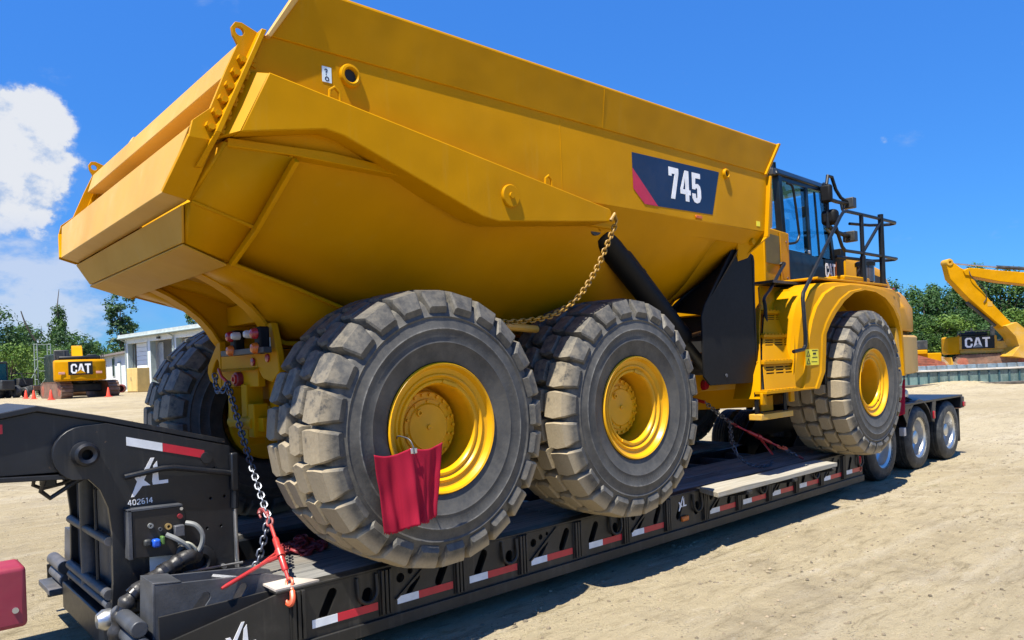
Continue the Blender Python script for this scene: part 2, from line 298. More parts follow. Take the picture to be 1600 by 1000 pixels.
# ------------------------------------------------------------------ mesh building
WLOC = {}
class MB:
    def __init__(s): s.v = []; s.f = []
    def add(s, vs, fs):
        b = len(s.v); s.v += [Vector(v) for v in vs]; s.f += [tuple(i+b for i in f) for f in fs]; return s
    def merge(s, o): return s.add(o.v, o.f)
    def box(s, x0, x1, y0, y1, z0, z1):
        v = [(x, y, z) for x in (x0, x1) for y in (y0, y1) for z in (z0, z1)]
        return s.add(v, [(0, 1, 3, 2), (4, 6, 7, 5), (0, 4, 5, 1), (2, 3, 7, 6), (0, 2, 6, 4), (1, 5, 7, 3)])
    def obox(s, c, sx, sy, sz, rot=None):
        m = rot or Matrix.Identity(3); c = Vector(c)
        v = [c+m@Vector((x*sx/2, y*sy/2, z*sz/2)) for x in (-1, 1) for y in (-1, 1) for z in (-1, 1)]
        return s.add(v, [(0, 1, 3, 2), (4, 6, 7, 5), (0, 4, 5, 1), (2, 3, 7, 6), (0, 2, 6, 4), (1, 5, 7, 3)])
    def prism(s, pts, d):
        n = len(pts); d = Vector(d); a = [Vector(p) for p in pts]
        return s.add(a+[p+d for p in a], [tuple(range(n)), tuple(range(2*n-1, n-1, -1))]+[(i, (i+1) % n, (i+1) % n+n, i+n) for i in range(n)])
    def plate(s, outer, holes, to3, d):
        """flat plate with holes: 2D loops, to3 maps (u,v) to 3D, d = thickness vector"""
        loops = [outer]+holes; flat = [Vector((u, v, 0)) for lp in loops for u, v in lp]
        tri = tessellate_polygon([[Vector((u, v, 0)) for u, v in lp] for lp in loops])
        n = len(flat); d = Vector(d); A = [Vector(to3(p.x, p.y)) for p in flat]
        f = [tuple(t) for t in tri]+[tuple(i+n for i in reversed(t)) for t in tri]
        k = 0
        for lp in loops:
            m = len(lp)
            for i in range(m): f.append((k+i, k+(i+1) % m, k+(i+1) % m+n, k+i+n))
            k += m
        return s.add(A+[p+d for p in A], f)
    def tube(s, path, r, n=8, closed=False, cap=True):
        P = [Vector(p) for p in path]; m = len(P); rings = []; ref = None
        for i in range(m):
            if closed: t = (P[(i+1) % m]-P[i-1]).normalized()
            else:
                a = (P[i]-P[i-1]).normalized() if i else Vector(); b = (P[i+1]-P[i]).normalized() if i < m-1 else Vector()
                t = (a+b).normalized()
            if ref is None: ref = t.orthogonal().normalized()
            ref = (ref-t*ref.dot(t)).normalized(); bi = t.cross(ref)
            rr = r[i] if isinstance(r, (list, tuple)) else r
            rings.append([P[i]+(ref*math.cos(2*PI*k/n)+bi*math.sin(2*PI*k/n))*rr for k in range(n)])
        v = [p for q in rings for p in q]; f = []
        for i in range(m if closed else m-1):
            j = (i+1) % m
            for k in range(n): f.append((i*n+k, i*n+(k+1) % n, j*n+(k+1) % n, j*n+k))
        if cap and not closed: f += [tuple(range(n-1, -1, -1)), tuple((m-1)*n+k for k in range(n))]
        return s.add(v, f)
    def cyl(s, a, b, r, n=16): return s.tube([a, b], r, n)
    def lathe(s, prof, c=(0, 0, 0), axis='y', n=48, closed=True):
        """prof: (radius, along) pairs, closed loop or open"""
        c = Vector(c); m = len(prof); v = []; f = []
        for k in range(n):
            a = 2*PI*k/n; ca, sa = math.cos(a), math.sin(a)
            for r, h in prof:
                v.append(c+(Vector((r*ca, h, r*sa)) if axis == 'y' else Vector((r*ca, r*sa, h)) if axis == 'z' else Vector((h, r*ca, r*sa))))
        for k in range(n):
            k2 = (k+1) % n
            for i in range(m if closed else m-1):
                j = (i+1) % m; f.append((k*m+i, k*m+j, k2*m+j, k2*m+i))
        return s.add(v, f)
    def loft(s, secs, closed=False, caps=False):
        m = len(secs[0]); v = [p for q in secs for p in q]; f = []
        for i in range(len(secs)-1):
            for k in range(m if closed else m-1): f.append((i*m+k, i*m+(k+1) % m, (i+1)*m+(k+1) % m, (i+1)*m+k))
        if caps: f += [tuple(range(m)), tuple((len(secs)-1)*m+k for k in range(m-1, -1, -1))]
        return s.add(v, f)
    def mirror_y(s):
        n = len(s.v); s.v += [Vector((p.x, -p.y, p.z)) for p in s.v[:n]]; s.f += [tuple(i+n for i in reversed(f)) for f in list(s.f)]; return s
    def xf(s, M): s.v = [M@p for p in s.v]; return s
    def mesh(s, name, mat, smooth=35, recalc=True, origin=None):
        me = bpy.data.meshes.new(name); o = origin or Vector()
        me.from_pydata([tuple(p-o) for p in s.v], [], s.f); me.validate()
        if recalc:
            bm = bmesh.new(); bm.from_mesh(me); bmesh.ops.recalc_face_normals(bm, faces=bm.faces); bm.to_mesh(me); bm.free()
        me.materials.append(mat)
        if smooth:
            me.shade_smooth(); me.set_sharp_from_angle(angle=math.radians(smooth))
        return me
    def build(s, name, mat, parent=None, bevel=0.0, seg=2, smooth=35, recalc=True, kind=None, origin=None):
        if origin is None:
            lo = Vector([min(p[i] for p in s.v) for i in range(3)]); hi = Vector([max(p[i] for p in s.v) for i in range(3)]); c = (lo+hi)/2
            if parent is None: c.z = lo.z
        else: c = Vector(origin)
        me = s.mesh(name, mat, smooth, recalc, c)
        o = bpy.data.objects.new(name, me); COL.objects.link(o); WLOC[o] = c
        o.location = c-(WLOC[parent] if parent else Vector()); o.parent = parent
        if bevel:
            b = o.modifiers.new('bevel', 'BEVEL'); b.width = bevel; b.segments = seg; b.limit_method = 'ANGLE'; b.angle_limit = math.radians(32); b.harden_normals = False
        if kind: o['kind'] = kind
        return o
def thing(name, label, cat, loc, group=None):
    o = bpy.data.objects.new(name, None); COL.objects.link(o); o.location = loc; WLOC[o] = Vector(loc); o.empty_display_size = 0.2
    o['label'] = label; o['category'] = cat
    if group: o['group'] = group
    return o
def tag(o, label, cat, group=None):
    o['label'] = label; o['category'] = cat
    if group: o['group'] = group
    return o
def inst(name, me, parent, loc, rot=None):
    """a part sharing mesh data, loc in world space"""
    o = bpy.data.objects.new(name, me); COL.objects.link(o); WLOC[o] = Vector(loc)
    o.location = Vector(loc)-(WLOC[parent] if parent else Vector()); o.parent = parent
    if rot is not None: o.rotation_euler = rot
    return o
def copy_tree(o, parent=None, loc=None):
    c = o.copy(); COL.objects.link(c); c.parent = parent
    if loc is not None: c.location = loc
    for ch in list(o.children): copy_tree(ch, c)
    return c
def arc(cx, cy, r, a0, a1, n): return [(cx+r*math.cos(math.radians(a0+(a1-a0)*i/n)), cy+r*math.sin(math.radians(a0+(a1-a0)*i/n))) for i in range(n+1)]
def slot(cx, cy, ln, w, ang, n=5):
    a = math.radians(ang); d = (math.cos(a)*(ln-w)/2, math.sin(a)*(ln-w)/2)
    return arc(cx+d[0], cy+d[1], w/2, ang-90, ang+90, n)+arc(cx-d[0], cy-d[1], w/2, ang+90, ang+270, n)
def circ(cx, cy, r, n=14): return [(cx+r*math.cos(2*PI*i/n), cy+r*math.sin(2*PI*i/n)) for i in range(n)]

# lettering drawn as polygons on a 1-high em; each entry: advance, loops (outer first, then holes), per piece
GLY = {
 'C': (0.72, [[[(0.70, .64), (0.52, .64), (.52, .76), (.47, .83), (.30, .83), (.21, .74), (.21, .26), (.30, .17), (.47, .17), (.52, .24), (.52, .38), (.70, .38), (.70, .20), (.56, .0), (.18, .0), (.02, .18), (.02, .82), (.18, 1.), (.56, 1.), (.70, .80)]]]),
 'A': (0.80, [[[(.0, 0), (.27, 1), (.53, 1), (.80, 0), (.60, 0), (.55, .2), (.25, .2), (.20, 0)], [(.30, .38), (.50, .38), (.40, .80)]]]),
 'T': (0.66, [[[(0, 1), (.66, 1), (.66, .82), (.43, .82), (.43, 0), (.23, 0), (.23, .82), (0, .82)]]]),
 '7': (0.52, [[[(0, 1), (.48, 1), (.48, .84), (.27, 0), (.08, 0), (.29, .80), (.14, .80), (.14, .72), (0, .72)]]]),
 '4': (0.54, [[[(.24, 1), (.43, 1), (.43, .38), (.51, .38), (.51, .22), (.43, .22), (.43, 0), (.25, 0), (.25, .22), (0, .22), (0, .38)], [(.25, .38), (.25, .76), (.13, .38)]]]),
 '5': (0.50, [[[(.03, 1), (.46, 1), (.46, .83), (.20, .83), (.19, .63), (.33, .65), (.44, .58), (.48, .44), (.48, .20), (.40, .05), (.26, 0), (.12, .03), (.03, .14), (.02, .31), (.20, .31), (.21, .19), (.25, .16), (.29, .20), (.29, .46), (.25, .51), (.20, .49), (.19, .45), (.03, .45)]]]),
 '0': (0.66, [[[(.16, 1), (.46, 1), (.6, .82), (.6, .18), (.46, 0), (.16, 0), (.02, .18), (.02, .82)], [(.22, .86), (.14, .74), (.14, .26), (.22, .14), (.40, .14), (.48, .26), (.48, .74), (.40, .86)]]]),
 '2': (0.64, [[[(.02, .72), (.02, .86), (.16, 1), (.46, 1), (.6, .86), (.6, .6), (.2, .14), (.6, .14), (.6, 0), (.02, 0), (.02, .16), (.47, .64), (.47, .8), (.40, .86), (.22, .86), (.15, .8), (.15, .72)]]]),
 '6': (0.66, [[[(.46, 1), (.18, 1), (.02, .82), (.02, .16), (.16, 0), (.46, 0), (.6, .14), (.6, .44), (.46, .60), (.15, .60), (.15, .76), (.24, .86), (.46, .86)], [(.15, .44), (.15, .2), (.22, .14), (.40, .14), (.47, .2), (.47, .40), (.42, .46)]]]),
 '1': (0.42, [[[(.1, 1), (.30, 1), (.30, 0), (.16, 0), (.16, .84), (.02, .76), (.02, .90)]]]),
 '?': (0.56, [[[(.02, .70), (.02, .86), (.14, 1), (.40, 1), (.52, .86), (.52, .66), (.34, .46), (.34, .32), (.20, .32), (.20, .52), (.37, .70), (.37, .80), (.32, .86), (.22, .86), (.17, .80), (.17, .70)]], [[(.20, .2), (.34, .2), (.34, .03), (.20, .03)]]]),
 'N4': (0.66, [[[(.36, 1), (.52, 1), (.52, .38), (.62, .38), (.62, .24), (.52, .24), (.52, 0), (.38, 0), (.38, .24), (0, .24), (0, .38)], [(.38, .38), (.38, .80), (.15, .38)]]]),
 'XL': (1.2, [[[(.0, 0), (.10, 0), (.36, .33), (.62, .33), (.50, .45), (.42, .52), (.78, 1.25), (.66, 1.25), (.30, .62), (.22, .80), (.04, .80), (.20, .50)]], [[(.78, .33), (1.2, .33), (1.2, .45), (.90, .45), (.86, 1.12), (.74, .98), (.68, .45), (.70, .33)]]]),
}
def lettering(text, org, ux, uz, h, depth=0.003, gap=0.04, sx=1.0):
    """text standing on org along ux, up uz (unit vectors), raised by depth along the face normal"""
    m = MB(); ux = Vector(ux); uz = Vector(uz); nn = ux.cross(uz).normalized(); org = Vector(org); x = 0
    for ch in text:
        adv, pcs = GLY[ch]
        for loops in pcs:
            m.plate([(u+x/sx, v) for u, v in loops[0]], [[(u+x/sx, v) for u, v in lp] for lp in loops[1:]], lambda u, v: org+ux*(u*h*sx)+uz*(v*h), nn*depth)
        x += (adv+gap)*sx
    return m

# ================================================================== ground
def sstep(t): t = max(0.0, min(1.0, t)); return t*t*(3-2*t)
def gz(x, y):
    z = 1.1*sstep((y-7)/25)
    w = (x-37.1)*0.6586+(y-6.2)*0.7525            # behind the retaining wall the ground is higher
    if x > 25 and w > 0: z = max(z, 0.60*sstep(w/2.0))
    return z
def axis_lines(fine0, fine1, step, far0, far1):
    a = []; t = fine0
    while t <= fine1: a.append(t); t += step
    s = step; t = fine1
    while t < far1: s *= 1.22; t += s; a.append(min(t, far1))
    s = step; t = fine0
    while t > far0: s *= 1.22; t -= s; a.insert(0, max(t, far0))
    return a
xs = axis_lines(-6, 16, 0.22, -900, 1400); ys = axis_lines(-6, 14, 0.22, -900, 1400)
g = MB(); V = []
for x in xs:
    for y in ys:
        z = gz(x, y); d = math.hypot(x+2, y+4)
        if d < 60 and x < 36:
            z += 0.030*noise.noise((x*0.55, y*0.55, 3))+0.014*noise.noise((x*1.9, y*1.9, 8))
        under = 1-sstep((abs(y)-1.5)/1.0) if -4 < x < 12 else 0
        V.append((x, y, z*(1-under) if under else z))
ny = len(ys)
g.add(V, [(i*ny+j, (i+1)*ny+j, (i+1)*ny+j+1, i*ny+j+1) for i in range(len(xs)-1) for j in range(ny-1)])
gr = g.build('ground', GRND, None, smooth=180, kind='structure', recalc=False, origin=(0, 0, 0))

# loose stones and clods on the ground, nobody could count them
st = MB(); rnd = random.Random(3)
def stone(m, x, y, z, r):
    n = 6; a0 = rnd.random()*6; sq = 0.45+rnd.random()*0.35; el = 0.7+rnd.random()*0.6
    ring = [(x+math.cos(a0+2*PI*k/n)*r*el*(0.75+rnd.random()*0.4), y+math.sin(a0+2*PI*k/n)*r*(0.75+rnd.random()*0.4), z+r*sq*0.12) for k in range(n)]
    tp = [(x+(p[0]-x)*0.55, y+(p[1]-y)*0.55, z+r*sq*(0.8+rnd.random()*0.3)) for p in ring]
    m.add(ring+tp, [(k, (k+1) % n, (k+1) % n+n, k+n) for k in range(n)]+[tuple(range(n, 2*n))])
for i in range(9000):
    if i < 6400:
        t = rnd.random()**1.6; x = -1+t*18; y = -1.3-rnd.random()*4.2+0.05*x
        if y < -4.6 and x < 0: continue
    else:
        y = 1.9+rnd.random()**1.5*22; x = -3.2+rnd.random()*(3+0.35*y)
    r = 0.004+0.017*rnd.random()**3.5
    if rnd.random() < 0.008: r *= 1.8
    stone(st, x, y, gz(x, y)+0.030*noise.noise((x*0.55, y*0.55, 3))*(1 if abs(y) > 2.5 else 0.4), r)
so_ = st.build('loose_stones', paint('pale stone', (0.20, 0.162, 0.108), 0.9, 0.6, 0.3, scale=6), None, smooth=0, kind='stuff', origin=(0, 0, 0))
tag(so_, 'small pale stones and clods strewn over the sandy yard', 'gravel')

# ================================================================== lowboy trailer
DZ = 0.53
T = thing('lowboy_trailer', 'black lowboy trailer with gooseneck carrying the yellow dump truck', 'trailer', (0, 0, 0))
RY = -1.30
# side rail with slots
def rail(sign):
    y = RY*(-sign) if sign > 0 else RY
    holes = []; k = 0; x = -0.85
    posts = [-0.87+0.61*i for i in range(13)]
    for i, px in enumerate(posts):
        if i % 2 == 0:
            holes.append(slot(px+0.20, 0.385, 0.20, 0.065, 62)); holes.append(slot(px+0.47, 0.36, 0.13, 0.07, 75))
        else:
            holes.append(slot(px+0.46, 0.395, 0.19, 0.065, 62)); holes.append(circ(px+0.12, 0.43, 0.032)); holes.append(circ(px+0.20, 0.46, 0.022)); holes.append(circ(px+0.27, 0.475, 0.015))
            holes.append(slot(px+0.22, 0.36, 0.16, 0.04, 50))
    outer = [(-1.72, 0.13), (7.02, 0.13), (7.02, 0.515), (-1.0, 0.515), (-1.72, 0.385)]
    m = MB(); m.plate(outer, holes, lambda u, v: (u, y, v), (0, 0.02*(1 if y < 0 else -1), 0))
    o = m.build('side_rail', RAILM, T)
    return o, posts
for sgn in (-1, 1):
    ro, posts = rail(sgn); ys_ = RY if sgn < 0 else -RY; q = 1 if sgn < 0 else -1
    cap = MB().box(-1.0, 7.02, min(ys_-0.004*q, ys_+0.10*q), max(ys_-0.004*q, ys_+0.10*q), 0.517, 0.532); cap.build('rail_cap', RAILM, T, 0.003)
    fl = MB().box(-1.72, 7.02, min(ys_-0.022*q, ys_-0.001*q), max(ys_-0.022*q, ys_-0.001*q), 0.125, 0.205); fl.build('rail_flange', RAILM, T, 0.004)
    lin = MB().box(-1.60, 7.0, min(ys_+0.16*q, ys_+0.18*q), max(ys_+0.16*q, ys_+0.18*q), 0.14, 0.50); lin.build('rail_web', VOID, T)
    if sgn < 0:
        pm = None
        for i, px in enumerate(posts):
            m = MB()
            for dx in (-0.030, 0.0, 0.030): m.box(px+dx-0.010, px+dx+0.010, RY-0.028, RY-0.001, 0.225, 0.512)
            m.box(px-0.05, px+0.05, RY-0.010, RY-0.0005, 0.22, 0.514)
            if pm is None: p0 = m.build('rail_post', RAILM, T, 0.002); pm = p0.data; z0 = WLOC[p0]
            else:
                o = inst('rail_post', pm, T, (z0.x+px-posts[0], z0.y, z0.z)); b = o.modifiers.new('bevel', 'BEVEL'); b.width = 0.002; b.limit_method = 'ANGLE'
        dm = None; gm = None
        for i, px in enumerate(posts):
            if i % 2 == 0 and i > -1:
                m = MB().tube([(px+0.40, RY-0.012, 0.50), (px+0.40, RY-0.02, 0.42)]+[(px+0.47+0.07*math.cos(a), RY-0.022, 0.40+0.07*math.sin(a)) for a in [PI+PI*t/8 for t in range(9)]]+[(px+0.54, RY-0.02, 0.42), (px+0.54, RY-0.012, 0.50)], 0.013, 8)
                if dm is None: d0 = m.build('tie_down_ring', RAILM, T); dm = d0.data; dz = WLOC[d0]; db = px
                else: inst('tie_down_ring', dm, T, (dz.x+px-db, dz.y, dz.z))
            if i % 2 == 1:
                m = MB().prism([(px+0.07, RY-0.014, 0.30), (px+0.085, RY-0.014, 0.30), (px+0.38, RY-0.014, 0.49), (px+0.38, RY-0.014, 0.508), (px+0.36, RY-0.014, 0.508)], (0, 0.0135, 0))
                if gm is None: g0 = m.build('bracket_rib', RAILM, T); gm = g0.data; gz0 = WLOC[g0]; gb = px
                else: inst('bracket_rib', gm, T, (gz0.x+px-gb, gz0.y, gz0.z))
        # reflective tape
        wm = MB().box(0, 0.17, RY-0.0035, RY-0.0005, 0.262, 0.312); rm = MB().box(0, 0.29, RY-0.0035, RY-0.0005, 0.262, 0.312)
        wme = wm.mesh('reflector_white', REFW, 0); rme = rm.mesh('reflector_red', REFR, 0)
        for i in range(13):
            if i == 6: continue
            x = -0.78+0.61*i+(0.05 if i == 4 else 0)
            inst('white_reflector', wme, T, (x, 0, 0)); inst('red_reflector', rme, T, (x+0.1705, 0, 0))
        endr = MB().box(6.93, 6.99, RY-0.0035, RY-0.0005, 0.25, 0.45); endr.build('red_reflector', REFR, T)
        a = MB().box(2.99, 3.10, RY-0.03, RY-0.001, 0.27, 0.32); a.build('marker_lamp', ORNG, T, 0.012, 3)
        lettering('', (0, 0, 0), (1, 0, 0), (0, 0, 1), 1)
for x, z, h in ((-1.31, 0.225, 0.15), (2.97, 0.37, 0.105), (6.42, 0.34, 0.10)):
    m = MB(); m.merge(lettering(['XL'], (x, RY-0.0005, z), (1, 0, 0), (0, 0, 1), h, 0.003)); m.build('logo', WHT, T, smooth=0)
# deck planks, one by one
seg = [(-0.95, 1.62), (1.625, 4.30), (4.305, 7.0)]
kk = 0
for s in (-1, 1):
    for j in range(4):
        y0 = 0.415+j*0.198
        for a, b in seg:
            kk += 1; dz = rnd.random()*0.006
            m = MB(); n = 7; top = []
            x_ = [a+rnd.random()*0.01+(b-a-0.01)*i/n for i in range(n+1)]
            secs = []
            for x in x_:
                w0 = y0+0.003+rnd.random()*0.003; w1 = y0+0.194-rnd.random()*0.003; zt = DZ-0.002+dz*0.6+rnd.random()*0.002
                secs.append([Vector((x, s*w0, DZ-0.045)), Vector((x, s*w1, DZ-0.045)), Vector((x, s*w1, zt-0.004)), Vector((x, s*(w1-0.006), zt)), Vector((x, s*(w0+0.006), zt)), Vector((x, s*w0, zt-0.004))])
            m.loft(secs, True, True); m.build('deck_plank', DECK, T, smooth=20)
for s in (-1, 1):
    MB().box(-0.95, 7.0, s*0.36-0.04, s*0.36+0.04, 0.16, 0.50).build('main_beam', BLK, T)
    MB().box(-0.9, 7.0, min(s*0.42, s*1.13), max(s*0.42, s*1.13), 0.455, 0.470).build('deck_light_block', VOID, T)  # unseen dark sheet added below the planks to block light
cm = None
for i in range(14):
    x = -0.9+i*0.61
    if x > 7: break
    m = MB().box(x-0.03, x+0.03, -1.13, 1.13, 0.30, 0.452)
    if cm is None: c0 = m.build('cross_member', GRYM, T); cm = c0.data; cz = WLOC[c0]
    else: inst('cross_member', cm, T, (cz.x+0.61*i, cz.y, cz.z))
MB().prism([(-1.0, -1.296, 0.534), (-0.72, -1.296, 0.534), (-0.86, -1.05, 0.536), (-1.0, -1.05, 0.536)], (0, 0, 0.012)).build('corner_plate', paint('bare corner steel', (0.42, 0.38, 0.34), 0.5, 0.2, 0.2), T)

# ---- gooseneck
top = [(-4.3, 1.46), (-2.30, 1.60), (-2.04, 1.645), (-1.70, 1.56), (-0.98, 1.355)]
bot = [(-0.98, 1.18), (-1.55, 1.26), (-1.90, 1.285), (-2.3, 1.30), (-4.3, 1.22)]
G = MB()
for y0, y1 in ((-0.53, -0.50), (0.50, 0.53)): G.prism([(x, y0, z-0.001) for x, z in top+bot], (0, y1-y0, 0))
G.build('gooseneck_arm', BLK, T, 0.004)
tp = MB(); tp.prism([(x, -0.56, z) for x, z in top]+[(x, -0.56, z+0.035) for x, z in reversed(top)], (0, 1.12, 0)); tp.build('gooseneck_top_plate', BLK, T, 0.006)
bp = MB(); bp.prism([(x, -0.56, z) for x, z in ((-4.3, 1.218), (-2.3, 1.298), (-1.78, 1.262))]+[(x, -0.56, z-0.028) for x, z in ((-1.78, 1.262), (-2.3, 1.298), (-4.3, 1.218))], (0, 1.12, 0)); bp.build('gooseneck_bottom_plate', BLK, T, 0.004)
pv = arc(-1.82, 1.385, 0.160, 80, 248, 12)
side = [(-0.955, 0.40), (-0.94, 1.12), (-0.965, 1.345), (-1.40, 1.470), (-1.69, 1.552)]+pv[1:]+[(-1.80, 1.232), (-1.74, 1.16), (-1.70, 1.05), (-1.685, 0.90), (-1.69, 0.60), (-1.71, 0.40)]
bolth = [circ(-1.13+0.03*i, 0.83+0.19*(i % 3), 0.008, 8) for i in range(5)]+[circ(-1.50, 1.43, 0.010, 8), circ(-2.0+0.5, 1.2, 0.008, 8)]
for y0, d, nm in ((-0.585, 0.04, 'near'), (0.545, 0.04, 'far')):
    m = MB(); m.plate(side, bolth if nm == 'near' else [], lambda u, v: (u, y0, v), (0, d, 0)); m.build('gooseneck_side_plate', BLK, T, 0.006)
MB().box(-1.645, -1.62, -0.538, 0.538, 0.42, 1.24).build('front_panel', GRYM, T)
MB().box(-1.0, -0.975, -0.538, 0.538, 0.40, 1.30).build('rear_panel', BLK, T)
MB().box(-1.60, -1.02, -0.5, 0.5, 0.36, 0.41).build('floor_plate', VOID, T)
for x, z, r in ((-1.69, 0.84, 0.028), (-1.70, 0.52, 0.032), (-1.70, 0.455, 0.026)):
    MB().cyl((x, -0.53, z), (x, 0.53, z), r, 12).build('cross_tube', GRYM, T)
m = MB().tube([(-1.66, -0.22, 1.15), (-1.69, -0.22, 1.12), (-1.69, -0.22, 0.5)], 0.012, 8); m.build('air_line', HOSE, T)
m = MB().tube([(-1.67, 0.08, 1.2), (-1.675, 0.08, 0.45)], 0.05, 12); m.build('lift_cylinder', GRYM, T)
MB().lathe([(0.030, -0.585), (0.030, -0.675), (0.050, -0.685), (0.066, -0.675), (0.070, -0.655), (0.072, -0.585)], (-1.82, 0, 1.385), 'y', 28).build('pivot_pin', BLK, T)
MB().cyl((-1.82, -0.60, 1.385), (-1.82, -0.589, 1.385), 0.034, 16).build('pivot_core', VOID, T)
MB().lathe([(0.001, -0.585), (0.001, -0.6), (0.036, -0.6), (0.036, -0.585)], (-1.12, 0, 1.285), 'y', 20, False).build('lock_knob', BLK, T)
MB().tube([(-1.61, -0.598, 1.222), (-1.40, -0.610, 1.250), (-1.33, -0.612, 1.248), (-1.0, -0.605, 1.175), (-0.92, -0.60, 1.15)], 0.018, 10).build('lock_bar', BLK, T)
MB().box(-0.975, -0.925, -0.63, -0.588, 1.05, 1.30).build('hook_bracket', BLK, T, 0.01)
MB().tube([(-0.95, -0.60, 0.545), (-0.95, -0.60, 0.93)], 0.014, 10).build('upright_rod', STEEL, T)
MB().tube([(-0.95, -0.60, 0.935), (-0.945, -0.60, 1.06)], 0.024, 10).build('rod_sleeve', BLK, T)
inst('upright_rod', bpy.data.objects['cross_tube'].data, T, (-0.93, 0, 0.56))
# tape and markings on the neck
for a, b, mt, nm in ((-1.59, -1.385, REFW, 'white_reflector'), (-1.383, -1.13, REFR, 'red_reflector')):
    za, zb = 1.462-(a+1.59)*0.28, 1.462-(b+1.59)*0.28
    MB().prism([(a, -0.588, za), (b, -0.588, zb), (b, -0.588, zb-0.052), (a, -0.588, za-0.052)], (0, 0.0025, 0)).build(nm, mt, T, smooth=0)
MB().prism([(-2.60, -0.5335, 1.575), (-2.205, -0.5335, 1.585), (-2.205, -0.5335, 1.533), (-2.60, -0.5335, 1.525)], (0, 0.003, 0)).build('red_reflector', REFR, T, smooth=0)
m = MB().merge(lettering(['XL'], (-1.575, -0.586, 1.095), (1, 0, 0), (0, 0, 1), 0.18, 0.003)); m.build('logo', WHT, T, smooth=0)
m = MB().merge(lettering(['N4', '0', '2', '6', '1', 'N4'], (-1.595, -0.586, 1.045), (1, 0, 0), (0, 0, 1), 0.034, 0.002, 0.1)); m.build('serial_number', WHT, T, smooth=0)
MB().tube([(-2.0, -0.5, 1.275), (-2.02, -0.45, 1.18), (-1.97, -0.42, 1.13), (-1.85, -0.42, 1.20), (-1.75, -0.44, 1.25)], 0.014, 8).build('air_line', HOSE, T)
MB().tube([(-2.02, -0.3, 1.275), (-2.03, -0.27, 1.20), (-1.98, -0.25, 1.17), (-1.88, -0.28, 1.19), (-1.72, -0.3, 1.26)], 0.012, 8).build('air_line', HOSE, T)
MB().box(-2.0, -1.92, -0.36, -0.28, 1.19, 1.268).build('air_valve', MACH, T, 0.01)
# control box
SH = Vector((-0.02, 0, -0.035))
BX = MB(); BX.plate([(-1.575, 0.775), (-1.275, 0.745), (-1.265, 1.00), (-1.285, 1.045), (-1.575, 1.055)], [], lambda u, v: (u, -0.665, v), (0, 0.079, 0)); BX.v = [p+SH for p in BX.v]; cb = BX.build('control_box', paint('control box black', (0.012, 0.010, 0.009), 0.5, 0.3, 0.1), T, 0.004)
MB().box(-1.600, -1.577, -0.672, -0.586, 0.77, 1.065).xf(Matrix.Translation(SH)).build('box_side', GRYM, cb, 0.003)
MB().prism([(-1.60, -0.672, 1.056), (-1.285, -0.672, 1.047), (-1.285, -0.672, 1.057), (-1.60, -0.672, 1.068)], (0, 0.085, 0)).xf(Matrix.Translation(SH)).build('box_lid', GRYM, cb)
def knob(nm, x, z, r0, r1, d, mt): MB().lathe([(r0, -0.6655), (r0, -0.6655-d), (r1, -0.6655-d), (r1, -0.6655)], (x, 0, z), 'y', 18).xf(Matrix.Translation(SH)).build(nm, mt, cb)
knob('gauge', -1.475, 0.955, 0.006, 0.016, 0.012, GHOSE); knob('brass_fitting', -1.375, 0.935, 0.009, 0.019, 0.02, paint('brass', (0.45, 0.33, 0.15), 0.35, 0.2, 0.1, metal=0.8))
knob('push_button', -1.303, 0.985, 0.001, 0.015, 0.015, RCHN); knob('small_fitting', -1.42, 0.925, 0.006, 0.012, 0.01, GRYM)
knob('bolt', -1.292, 1.03, 0.001, 0.010, 0.008, STEEL)
MB().box(-1.345, -1.285, -0.705, -0.666, 0.865, 0.935).xf(Matrix.Translation(SH)).build('plug', GRYM, cb, 0.006)
MB().box(-1.475, -1.43, -0.715, -0.666, 0.825, 0.875).xf(Matrix.Translation(SH)).build('gladhand', BLUE, cb, 0.012)
MB().box(-1.52, -1.478, -0.70, -0.666, 0.835, 0.880).xf(Matrix.Translation(SH)).build('gladhand', MACH, cb, 0.012)
MB().box(-1.425, -1.405, -0.71, -0.666, 0.835, 0.885).xf(Matrix.Translation(SH)).build('gladhand', paint('green fitting', (0.06, 0.13, 0.03), 0.4, 0.2), cb, 0.006)
MB().box(-1.485, -1.335, -0.592, -0.5865, 0.60, 0.735).build('data_plate', paint('pale data plate', (0.70, 0.74, 0.74), 0.4, 0.15, 0.2), T)
def cat(pts, n=6):
    out = []; P = [Vector(p) for p in pts]
    for i in range(len(P)-1):
        a, b, c, d = P[max(0, i-1)], P[i], P[i+1], P[min(len(P)-1, i+2)]
        for k in range(n):
            t = k/n; out.append(0.5*((2*b)+(c-a)*t+(2*a-5*b+4*c-d)*t*t+(3*b-a-3*c+d)*t**3))
    return out+[P[-1]]
MB().tube(cat([(-1.30, -0.705, 0.91), (-1.25, -0.74, 0.89), (-1.215, -0.75, 0.82), (-1.235, -0.74, 0.74), (-1.29, -0.72, 0.69)]), 0.015, 8).build('grey_hose', GHOSE, T)
MB().tube(cat([(-1.42, -0.71, 0.86), (-1.36, -0.74, 0.82), (-1.30, -0.745, 0.76), (-1.29, -0.73, 0.68)]), 0.015, 8).build('grey_hose', GHOSE, T)
MB().tube(cat([(-1.36, -0.735, 0.80), (-1.30, -0.75, 0.79), (-1.26, -0.75, 0.74), (-1.28, -0.73, 0.69)]), 0.009, 8).build('grey_hose', paint('pale hose', (0.4, 0.4, 0.32), 0.5), T)
pth = cat([(-1.24, -0.70, 0.70), (-1.30, -0.735, 0.71), (-1.40, -0.75, 0.675), (-1.50, -0.77, 0.63), (-1.60, -0.79, 0.585), (-1.68, -0.80, 0.51), (-1.72, -0.80, 0.41), (-1.735, -0.78, 0.28), (-1.735, -0.76, 0.15)], 9)
